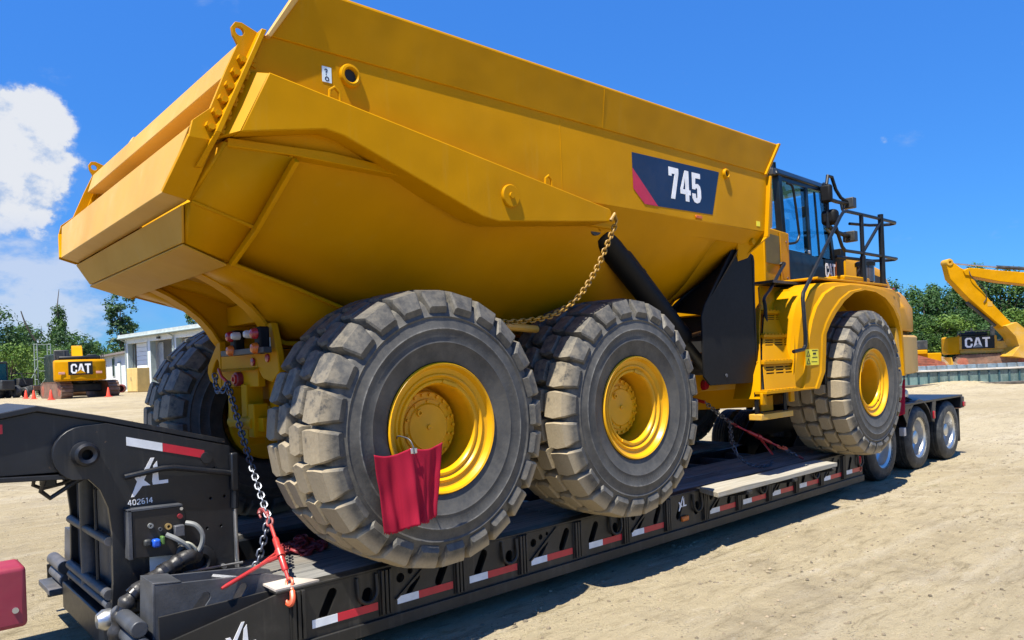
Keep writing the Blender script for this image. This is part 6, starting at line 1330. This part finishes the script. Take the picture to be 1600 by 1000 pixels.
dm_.loft(rings, True, True); o = dm_.build('earth_heap', paint('brown earth', (0.16, 0.11, 0.065), 0.9, 0.3, 0.2, scale=5, bump=0.6), None, smooth=60); tag(o, 'small heap of brown earth between the bulldozer and the excavator', 'earth heap')
# low retaining wall
WC = Vector((37.1, 6.2, 0)); rv = Vector((math.sin(YAW), -math.cos(YAW), 0)); fv = Vector((math.cos(YAW), math.sin(YAW), 0))
WL = thing('retaining_wall', 'low wall of dull green panels between dark posts with a pale ledge', 'wall', WC)
wp = paint('green grey wall panel', (0.09, 0.15, 0.14), 0.22, 0.45, 0.45, (0.30, 0.36, 0.32), 0.9, 0.05, 0.4, streak=0.4); wpo = paint('dark blue green post', (0.02, 0.06, 0.075), 0.4, 0.2, 0.2); wle = paint('pale concrete ledge', (0.46, 0.43, 0.38), 0.8, 0.15, 0.3); wca = paint('grey blue capping', (0.14, 0.19, 0.23), 0.5, 0.3, 0.4)
Mw = Matrix.Translation(WC) @ Matrix.Rotation(YAW-PI/2, 4, 'Z')
def wput(mb, n, mat, bev=0.0): return mb.xf(Mw).build(n, mat, WL, bev)
for a in range(-9, 13):
    x = a*0.48
    wput(MB().box(x+0.03, x+0.45, -0.02, 0.02, 0.10, 0.70), 'wall_panel', wp, 0.004); wput(MB().box(x-0.04, x+0.04, -0.06, 0.06, 0.06, 0.72), 'wall_post', wpo, 0.004)
    wput(MB().box(x+0.02, x+0.40, 0.06, 0.16, 0.80, 1.0), 'cap_block', wca, 0.01)
wput(MB().box(-4.4, 6.1, -0.12, 0.30, 0.72, 0.80), 'wall_ledge', wle, 0.01); wput(MB().box(-4.4, 6.1, -0.20, 0.10, 0.0, 0.09), 'wall_foot', wle, 0.01); wput(MB().box(-4.4, 6.1, 0.161, 0.40, 0.0, 0.97), 'wall_core', wca)
wput(MB().box(-4.4, 6.1, -0.45, -0.28, 0.0, 0.14), 'kerb_log', paint('dark kerb log', (0.07, 0.06, 0.05), 0.8, 0.3, 0.3), 0.03)

# ---- building on the left
GB = gz(10, 45)
A_ = Vector((11.1, 48.9, GB)); B_ = Vector((12.55, 35.8, GB)); uu = (B_-A_).normalized(); vv = Vector((-uu.y, uu.x, 0))
if vv.x < 0: vv = -vv
BD = thing('workshop_building', 'white metal workshop with open bays behind the rear wheel', 'building', A_)
Mb = Matrix(((uu.x, vv.x, 0, A_.x), (uu.y, vv.y, 0, A_.y), (0, 0, 1, A_.z), (0, 0, 0, 1)))
def bput(mb, n, mat, par=None, bev=0.0, sm=35): return mb.xf(Mb).build(n, mat, par or BD, bev, smooth=sm)
LEN = 17.0
for a, b in ((0, 0.50), (3.72, 4.15), (7.4, 7.92), (11.4, 11.9), (16.5, 17)): bput(MB().box(a, b, 0.0, 0.35, 0, 3.20), 'column', BWAL, None, 0.01)
bput(MB().box(0, LEN, 0.02, 0.33, 3.20, 3.52), 'lintel', BWAL, None, 0.01)
w = MB().box(0, 0.12, 0.36, 10, 0, 3.50); w.box(LEN-0.12, LEN, 0.36, 10, 0, 3.5); w.box(0, LEN, 9.9, 10.0, 0, 3.5); bput(w, 'wall', BWAL)
bput(MB().prism([(-0.12, -0.35, 3.52), (-0.12, -0.35, 3.78), (-0.12, 5.0, 4.2), (-0.12, 10.4, 3.78), (-0.12, 10.4, 3.52)], (LEN+0.24, 0, 0)), 'roof', BTRM, None, 0.02)
bput(MB().box(-0.13, LEN+0.13, -0.39, -0.352, 3.56, 3.80), 'roof_fascia', paint('pale fascia', (0.45, 0.50, 0.48), 0.5), None)
bput(MB().box(0.13, LEN-0.13, 5.5, 5.6, 0, 3.45), 'inner_wall', BDAR); bput(MB().box(0.13, LEN-0.13, 0.4, 9.8, 3.42, 3.46), 'ceiling', BDAR)
bput(MB().box(0.13, LEN-0.13, 0.4, 9.8, 0.005, 0.02), 'shop_floor', BDAR)
for x in (3.93, 7.66): bput(MB().box(x-0.06, x+0.06, 0.4, 5.4, 0, 3.4), 'partition', BWAL)
for k in range(11):
    bput(MB().box(0.95, 3.70, 0.40, 0.44, 0.02+k*0.29, 0.02+k*0.29+0.275), 'door_slat', BWAL, None, 0.008)
for x in (0.60, 3.5): bput(MB().box(x, x+0.10, 0.36, 0.39, 0, 3.2), 'door_track', BTRM)
bput(MB().box(4.2, 4.9, 0.5, 0.54, 0, 3.1), 'open_door_leaf', paint('grey door leaf', (0.40, 0.43, 0.44), 0.5), None); bput(MB().box(7.95, 9.6, 0.5, 0.54, 1.8, 3.15), 'door_slat', BWAL)
CBN = Local('tan_cabinet', 'tan cabinet standing before the workshop door', 'cabinet', (10.0, 41.9, gz(10, 41.9)), math.radians(-75), 1.0)
CBN.put(MB().box(-0.55, 0.55, -0.4, 0.4, 0.03, 1.45), 'body', TAN, None, 0.02); CBN.put(MB().box(-0.50, -0.01, -0.415, -0.40, 0.08, 1.40), 'door', TAN, None, 0.01); CBN.put(MB().box(0.01, 0.50, -0.415, -0.40, 0.08, 1.40), 'door', TAN, None, 0.01); CBN.put(MB().box(-0.55, 0.55, -0.4, 0.4, 0.0, 0.03), 'base', RUST); CBN.put(MB().box(-0.08, -0.04, -0.44, -0.415, 0.7, 0.9), 'handle', STEEL)
for k in range(24): bput(MB().box(8.0+k*0.37, 8.02+k*0.37, 0.315, 0.33, 3.21, 3.51) if k < 24 and False else MB().box(0.2+k*0.70, 0.225+k*0.70, 0.005, 0.019, 3.21, 3.51), 'cladding_seam', BWAL)
bput(MB().tube([(-0.1, -0.40, 3.56), (LEN+0.1, -0.40, 3.56)], 0.06, 8), 'gutter', BTRM)
for x in (0.25, 7.65): bput(MB().tube([(x, -0.36, 3.5), (x, -0.06, 3.35), (x, -0.05, 0.1)], 0.045, 8), 'downpipe', BTRM)
for a, b in ((0.50, 3.72), (4.15, 7.4), (7.92, 11.4)):
    bput(MB().box(a, a+0.07, -0.015, 0.30, 0, 3.195), 'door_frame', BTRM); bput(MB().box(b-0.07, b, -0.015, 0.30, 0, 3.195), 'door_frame', BTRM)
bput(MB().box(5.4, 5.7, -0.12, 0.01, 3.28, 3.42), 'wall_lamp', MACH)
# lower white building
L_A = Vector((12.0, 58.7, 1.1)); L_B = Vector((11.5, 49.4, 1.1)); uu = (L_B-L_A).normalized(); vv = Vector((-uu.y, uu.x, 0)); vv = vv if vv.x > 0 else -vv
Mb = Matrix(((uu.x, vv.x, 0, L_A.x), (uu.y, vv.y, 0, L_A.y), (0, 0, 1, L_A.z), (0, 0, 0, 1)))
BD2 = thing('white_shed', 'low white shed with a narrow window and door left of the workshop', 'building', L_A)
bput(MB().box(-2, 9.3, 0, 7, 0, 2.62), 'wall', BWAL, BD2)
bput(MB().prism([(-2.3, -0.35, 2.62), (-2.3, -0.35, 2.76), (-2.3, 3.5, 3.35), (-2.3, 7.3, 2.7), (-2.3, 7.3, 2.62)], (11.9, 0, 0)), 'roof', ROOFM, BD2)
wi = bput(MB().box(3.7, 4.5, -0.05, -0.002, 1.05, 2.45), 'window_frame', BTRM, BD2, 0.01); bput(MB().box(3.78, 4.42, -0.06, -0.052, 1.12, 2.38), 'window_pane', paint('dark pane', (0.03, 0.05, 0.06), 0.08), wi)
do = bput(MB().box(5.5, 6.6, -0.06, -0.002, 0.0, 2.1), 'door_frame', BTRM, BD2, 0.01); bput(MB().box(5.62, 6.48, -0.075, -0.061, 0.02, 2.0), 'door', BWAL, do, 0.01)
for k in range(9): bput(MB().box(-1.9+k*1.2, -1.86+k*1.2, -0.02, -0.001, 0.0, 2.6), 'wall_seam', BWAL, BD2)
# cones
cone0 = None
def cone(loc, label, lean=0.0):
    t = thing('traffic_cone', label, 'traffic cone', loc, 'traffic cones around the parked excavator')
    x, y, z = loc
    MB().lathe([(0.04, 0.0), (0.105, 0.02), (0.10, 0.04), (0.028, 0.43), (0.02, 0.44), (0.0, 0.44)], (x, y, z), 'z', 16, False).build('cone_body', CONE, t); MB().box(x-0.14, x+0.14, y-0.14, y+0.14, z-0.02, z+0.03).build('cone_base', CONE, t, 0.01)
    return t
for (x, y), lb in (((3.66, 38.0), 'leftmost orange cone near the dark buggy'), ((3.68, 36.0), 'orange cone between the buggy and the excavator track'), ((3.72, 32.1), 'nearest orange cone, in front of the left track of the excavator'), ((6.05, 32.2), 'orange cone at the right track of the excavator, near the shed')):
    cone((x, y, gz(x, y)), lb)
dr = MB().lathe([(0, -0.45), (0.24, -0.45), (0.26, -0.42), (0.26, 0.42), (0.24, 0.45), (0.21, 0.45), (0.21, -0.3), (0, -0.3)], (0, 0, 0), 'y', 20, False); dr.xf(Matrix.Translation((9.45, 43.6, gz(9.4, 43.6)+0.25)) @ Matrix.Rotation(math.radians(160), 4, 'Z')); o = dr.build('rusty_drum', paint('dark red rust', (0.16, 0.03, 0.03), 0.6, 0.3, 0.2), None); tag(o, 'dark red rusty drum lying on its side by the shed', 'drum')
# scaffold tower
SC = thing('scaffold_tower', 'thin grey scaffold tower standing before the bushes left of the excavator', 'scaffold', (5.9, 46.7, 1.1))
x0, x1, y0, y1 = 5.55, 6.25, 46.2, 47.2
for x in (x0, x1):
    for y in (y0, y1): MB().tube([(x, y, 1.08), (x, y, 4.25)], 0.03, 6).build('upright', GALV, SC)
    for z in (1.5, 2.1, 2.7, 3.3, 3.9, 4.25): MB().tube([(x, y0, z), (x, y1, z)], 0.022, 6).build('rung', GALV, SC)
for z in (1.6, 2.6, 3.4, 4.2): MB().tube([(x0, y0, z), (x1, y0, z)], 0.022, 6).build('cross_tube', GALV, SC)
MB().tube([(x0, y0, 1.6), (x1, y0, 2.6)], 0.018, 6).build('diagonal_brace', GALV, SC); MB().tube([(x1, y0, 2.6), (x0, y0, 3.4)], 0.018, 6).build('diagonal_brace', GALV, SC)
MB().tube([(x0-0.9, y0-0.3, 1.08), (x0, y0, 2.9)], 0.02, 6).build('diagonal_brace', GALV, SC)
CT = thing('dark_container', 'dark green container behind the excavator', 'container', (6.5, 45.4, 1.1))
MB().box(5.95, 7.15, 44.2, 46.6, 1.1, 3.55).build('box', paint('dark green container paint', (0.012, 0.03, 0.025), 0.5, 0.2, 0.2), CT, 0.03)
for k in range(9): MB().box(5.925, 5.95, 44.3+k*0.26, 44.42+k*0.26, 1.2, 3.45).build('rib', bpy.data.materials['dark green container paint'], CT)
# small machines at the left
BG = Local('dark_buggy', 'dark open buggy with a roll cage parked left of the scaffold', 'buggy', (4.55, 44.0, gz(4.5, 44)), math.radians(-60), 0.9)
for x in (-0.75, 0.75):
    for y in (-0.6, 0.6): BG.put(MB().lathe([(0.10, -0.13), (0.28, -0.13), (0.33, -0.09), (0.33, 0.09), (0.28, 0.13), (0.10, 0.13)], (x, y, 0.33), 'y', 18), 'wheel', STYRE)
BG.put(MB().prism([(-1.1, -0.5, 0.3), (-1.1, -0.5, 0.75), (-0.4, -0.5, 0.8), (0.2, -0.5, 0.6), (1.1, -0.5, 0.75), (1.2, -0.5, 0.4)], (0, 1.0, 0)), 'body', MACH, None, 0.04); BG.put(MB().box(-0.4, 0.1, -0.5, 0.5, 0.7, 1.2), 'seat', MACH, None, 0.05)
for y in (-0.5, 0.5): BG.put(MB().tube([(-0.7, y, 0.7), (-0.5, y, 1.5), (0.3, y, 1.5), (0.7, y, 0.8)], 0.03, 6), 'roll_cage', TUBB)
BG.put(MB().box(-0.5, 0.3, -0.5, 0.5, 1.50, 1.54), 'roof', TUBB); BG.put(MB().box(1.1, 1.2, -0.4, 0.4, 0.45, 0.7), 'grille', RUST)
TR2 = Local('tractor', 'small tractor with a teal glass cab at the left edge', 'tractor', (3.1, 43.8, gz(3.1, 43.8)), math.radians(-70), 1.0)
for x, r in ((-0.6, 0.5), (0.9, 0.35)):
    for y in (-0.6, 0.6): TR2.put(MB().lathe([(0.12, -0.15), (r*0.85, -0.15), (r, -0.1), (r, 0.1), (r*0.85, 0.15), (0.12, 0.15)], (x, y, r), 'y', 20), 'wheel', STYRE)
TR2.put(MB().box(0.2, 1.3, -0.35, 0.35, 0.45, 1.0), 'hood', MACH, None, 0.05); TR2.put(MB().box(-0.95, 0.3, -0.5, 0.5, 0.5, 0.95), 'body', MACH, None, 0.03)
tg_ = paint('teal tinted glass', (0.02, 0.10, 0.11), 0.06, 0.1, 0.03)
cbx_ = TR2.put(MB().box(-0.95, 0.25, -0.55, 0.55, 1.95, 2.05), 'cab_roof', MACH, None, 0.03)
for x in (-0.92, 0.22):
    for y in (-0.52, 0.52): TR2.put(MB().box(x-0.03, x+0.03, y-0.03, y+0.03, 0.95, 1.95), 'cab_pillar', MACH)
for y in (-0.52, 0.52): TR2.put(MB().box(-0.88, 0.18, y-0.005, y+0.005, 0.96, 1.94), 'window_glass', tg_)
for x in (-0.92, 0.22): TR2.put(MB().box(x-0.005, x+0.005, -0.48, 0.48, 0.96, 1.94), 'window_glass', tg_)

# ================================================================== trees
def crown_mesh(name, seed, mat, h, r, nclump=60, per=70, leaf=0.16, base=0.25, shape='round', gaps=0.0):
    rr = random.Random(seed); v = []; f = []
    cl = []
    for k in range(nclump):
        t = rr.random(); z = h*(base+(1-base)*t)
        if shape == 'round': w = r*math.sqrt(max(0.03, 1-((t-0.45)/0.58)**2))
        elif shape == 'cone': w = r*(1.05-t)**0.8
        elif shape == 'vase': w = r*(0.25+0.85*t)*math.sqrt(max(0.05, 1.12-t))
        else: w = r
        a = rr.random()*2*PI; q = w*math.sqrt(rr.random())
        cl.append((Vector((q*math.cos(a), q*math.sin(a), z)), r*(0.16+0.16*rr.random())))
    for c, cr in cl:
        n = int(per*(0.6+0.8*rr.random()))
        for i in range(n):
            d = Vector((rr.gauss(0, 1), rr.gauss(0, 1), rr.gauss(0, 0.75)))
            d = d.normalized()*cr*(rr.random()**0.4)*(1.25 if rr.random() < 0.15 else 1)
            p = c+d; nrm = (d.normalized()+Vector((rr.gauss(0, .6), rr.gauss(0, .6), 0.5+rr.gauss(0, .5)))).normalized()
            a1 = nrm.orthogonal().normalized(); a1.rotate(Matrix.Rotation(rr.random()*6.28, 3, nrm)); a2 = nrm.cross(a1)
            L2 = leaf*(0.6+0.8*rr.random()); W2 = L2*0.55; b = len(v)
            v += [p-a1*L2*0.5, p+a2*W2*0.5+nrm*L2*0.08, p+a1*L2*0.55, p-a2*W2*0.5+nrm*L2*0.08]; f.append((b, b+1, b+2, b+3))
    me = bpy.data.meshes.new(name); me.from_pydata([tuple(p) for p in v], [], f); me.materials.append(mat); return me, cl
def trunk_mesh(name, seed, h, r, cl, mat=BARK, limbs=9):
    rr = random.Random(seed); m = MB(); P_ = [Vector((0.04*h*(rr.random()-0.5)*k/5, 0.04*h*(rr.random()-0.5)*k/5, h*0.85*k/5)) for k in range(6)]
    P_[0] = Vector((0, 0, -0.3)); m.tube(P_, [r*(1-0.16*k) for k in range(6)], 8)
    for c, cr in rr.sample(cl, min(limbs, len(cl))):
        k = min(4, max(1, int(5*max(0.15, (c.z/h-0.25))))); a = P_[k]; m.tube([a, a.lerp(c, 0.5)+Vector((0, 0, 0.05*h*rr.random())), c], [r*0.35, r*0.22, r*0.06], 5)
    return m.mesh(name, mat, 60)
KINDS = []
for i, (mat, h, r, nc, per, leaf, base, shp) in enumerate([
    (LEAFD, 8.0, 2.9, 90, 62, 0.26, 0.06, 'round'), (LEAFM, 7.0, 2.8, 85, 62, 0.26, 0.04, 'round'), (LEAFY, 3.6, 2.2, 60, 60, 0.20, 0.02, 'round'),
    (LEAFD, 9.0, 2.0, 40, 70, 0.24, 0.25, 'vase'), (LEAFM, 9.5, 2.6, 80, 62, 0.27, 0.08, 'cone'), (LEAFD, 5.0, 2.6, 70, 60, 0.22, 0.03, 'round'), (LEAFM, 7.0, 1.5, 30, 60, 0.22, 0.2, 'cone')]):
    cm_, cl = crown_mesh('crown', 20+i, mat, h, r, nc, per, leaf, base, shp); tm_ = trunk_mesh('trunk', 40+i, h, 0.18 if h > 6 else 0.12, cl); KINDS.append((cm_, tm_, h))
trc = 0
def tree(kind, x, y, height, label, name='tree', cat_='tree', group=None, wide=1.0, z=None):
    global trc
    trc += 1; cm_, tm_, h = KINDS[kind]; s = height/h; z = gz(x, y)-0.05 if z is None else z
    t = thing(name, label, cat_, (x, y, z), group)
    for nm, me in (('crown', cm_), ('trunk', tm_)):
        o = bpy.data.objects.new(nm, me); COL.objects.link(o); o.parent = t; o.scale = (s*wide, s*wide, s); o.rotation_euler = (0, 0, trc*1.7)
    return t
# left group
tree(0, 4.6, 63.5, 7.0, 'broad dark tree cut by the left edge of the photo', wide=1.05)
tree(0, 1.2, 66.0, 9.0, 'tall dark tree outside the left edge behind the tractor')
tree(1, 9.0, 71.0, 6.2, 'rounded bushy tree behind the dark buggy', wide=1.0)
tree(5, 7.2, 66.0, 5.2, 'dark shrubby tree left of the scaffold tower', wide=1.1)
tree(2, 5.6, 56.5, 3.4, 'yellow green bush behind the small tractor', 'bush', 'bush', wide=1.1)
tree(2, 7.6, 52.5, 2.9, 'yellow green bush behind the scaffold tower', 'bush', 'bush', wide=1.0)
tree(4, 11.1, 69.5, 7.6, 'spiky topped tree rising above the excavator', wide=0.85)
tree(5, 9.6, 60.5, 4.7, 'dark bush between the scaffold and the excavator', 'bush', 'bush', wide=1.1)
tree(5, 13.6, 74.5, 4.9, 'low dark tree above the excavator roof', wide=1.15)
tree(1, 15.4, 76.0, 4.6, 'pale green low tree left of the white shed', wide=1.0)
tree(3, 16.4, 70.3, 9.0, 'slender tall tree with an open crown rising behind the white shed', wide=1.1)
tree(3, 17.3, 71.6, 7.2, 'shorter open crowned tree beside the slender one', wide=0.85)
tree(6, 24.6, 76.0, 7.6, 'wispy tree top showing over the workshop roof')
DT = thing('dead_tree', 'bare leaning dead branch above the bushes left of the excavator', 'dead tree', (9.4, 67.0, 1.0))
MB().tube(cat([(9.6, 67.0, 0.9), (9.5, 67, 3.2), (9.0, 67, 5.0), (8.2, 67, 6.8), (7.85, 67, 8.0)]), [0.14-0.0042*k for k in range(25)], 6).build('trunk', BARK, DT)
MB().tube([(9.0, 67, 5.0), (9.3, 67.2, 6.0), (9.35, 67.3, 6.8)], [0.05, 0.035, 0.01], 5).build('branch', BARK, DT)
MB().tube(cat([(11.1, 69.5, 6.5), (11.0, 69.5, 8.6), (11.15, 69.4, 10.2)]), [0.08-0.005*k for k in range(13)], 5).build('branch', BARK, DT)
# right tree line beyond the machines, one by one
rr = random.Random(9)
RTL = [(79.5, 26.5, 8.6, 0), (82.0, 24.2, 7.9, 1), (80.8, 22.8, 7.4, 5), (84.2, 23.0, 8.3, 4), (83.2, 21.2, 7.6, 0), (86.0, 21.6, 8.0, 1), (85.2, 19.4, 8.8, 0), (87.8, 19.8, 10.4, 4), (87.4, 17.6, 9.3, 1), (89.6, 17.4, 9.6, 0), (91.0, 15.2, 9.2, 4), (92.2, 13.2, 8.8, 1), (77.0, 29.5, 8.4, 1), (74.5, 33.0, 8.6, 0)]
adj = ['broad dark', 'bushy mid green', 'low', 'open', 'pointed', 'low shrubby dark', 'wispy']
for i, (x, y, h, k) in enumerate(RTL):
    tree(k, x, y, h-0.3, ('leafy tree of the dense line left of the raised yellow arm' if i in (0, 1, 2, 3, 4, 12, 13) else 'leafy tree of the dense line behind the raised yellow arm'), group=('trees left of the raised arm' if i in (0, 1, 2, 3, 4, 12, 13) else 'trees behind the raised arm'), wide=1.0, z=gz(x, y)-0.1)
for i in range(9):
    x, y = 72.5+i*1.9+rr.random(), 25.5-i*1.75+rr.random(); tree((2, 5, 1)[i % 3], x, y, 3.6+1.6*rr.random(), 'low leafy bush at the foot of the tree line on the right', 'bush', 'bush', 'bushes at the foot of the tree line', 1.25)
# distant woods all round, behind everything, so the yard ends in green
# far wood as one mass
fw_ = MB(); rr = random.Random(31); pts = [(-70, 90), (-30, 104), (10, 112), (45, 104), (80, 80), (105, 45), (118, 8), (122, -30), (120, -70)]
v = []; f = []
for i in range(len(pts)-1):
    a, b = Vector((*pts[i], 0)), Vector((*pts[i+1], 0)); n = int((b-a).length/1.5)
    for k in range(n):
        c = a.lerp(b, k/n)+Vector((rr.gauss(0, 1.5), rr.gauss(0, 1.5), 0)); H_ = 4.6+2.6*rr.random(); z0 = gz(c.x, c.y)
        for j in range(210):
            z = z0+H_*rr.random(); w = 3.0*math.sqrt(max(0.05, 1-((z-z0)/H_)**2)); d = Vector((rr.gauss(0, 1), rr.gauss(0, 1), 0)).normalized()*w*rr.random()**0.4
            p = Vector((c.x+d.x, c.y+d.y, z)); nrm = Vector((d.x+rr.gauss(0, .5), d.y+rr.gauss(0, .5), 0.9)).normalized(); a1 = nrm.orthogonal().normalized(); a2 = nrm.cross(a1); L2 = 0.8*(0.6+0.8*rr.random()); q = len(v)
            v += [p-a1*L2*.5, p+a2*L2*.3, p+a1*L2*.5, p-a2*L2*.3]; f.append((q, q+1, q+2, q+3))
me = bpy.data.meshes.new('far_wood'); me.from_pydata([tuple(p) for p in v], [], f); me.materials.append(LEAFD)
o = bpy.data.objects.new('far_wood', me); COL.objects.link(o); o['kind'] = 'stuff'; tag(o, 'far dark green wood closing off the yard behind the trees', 'wood')
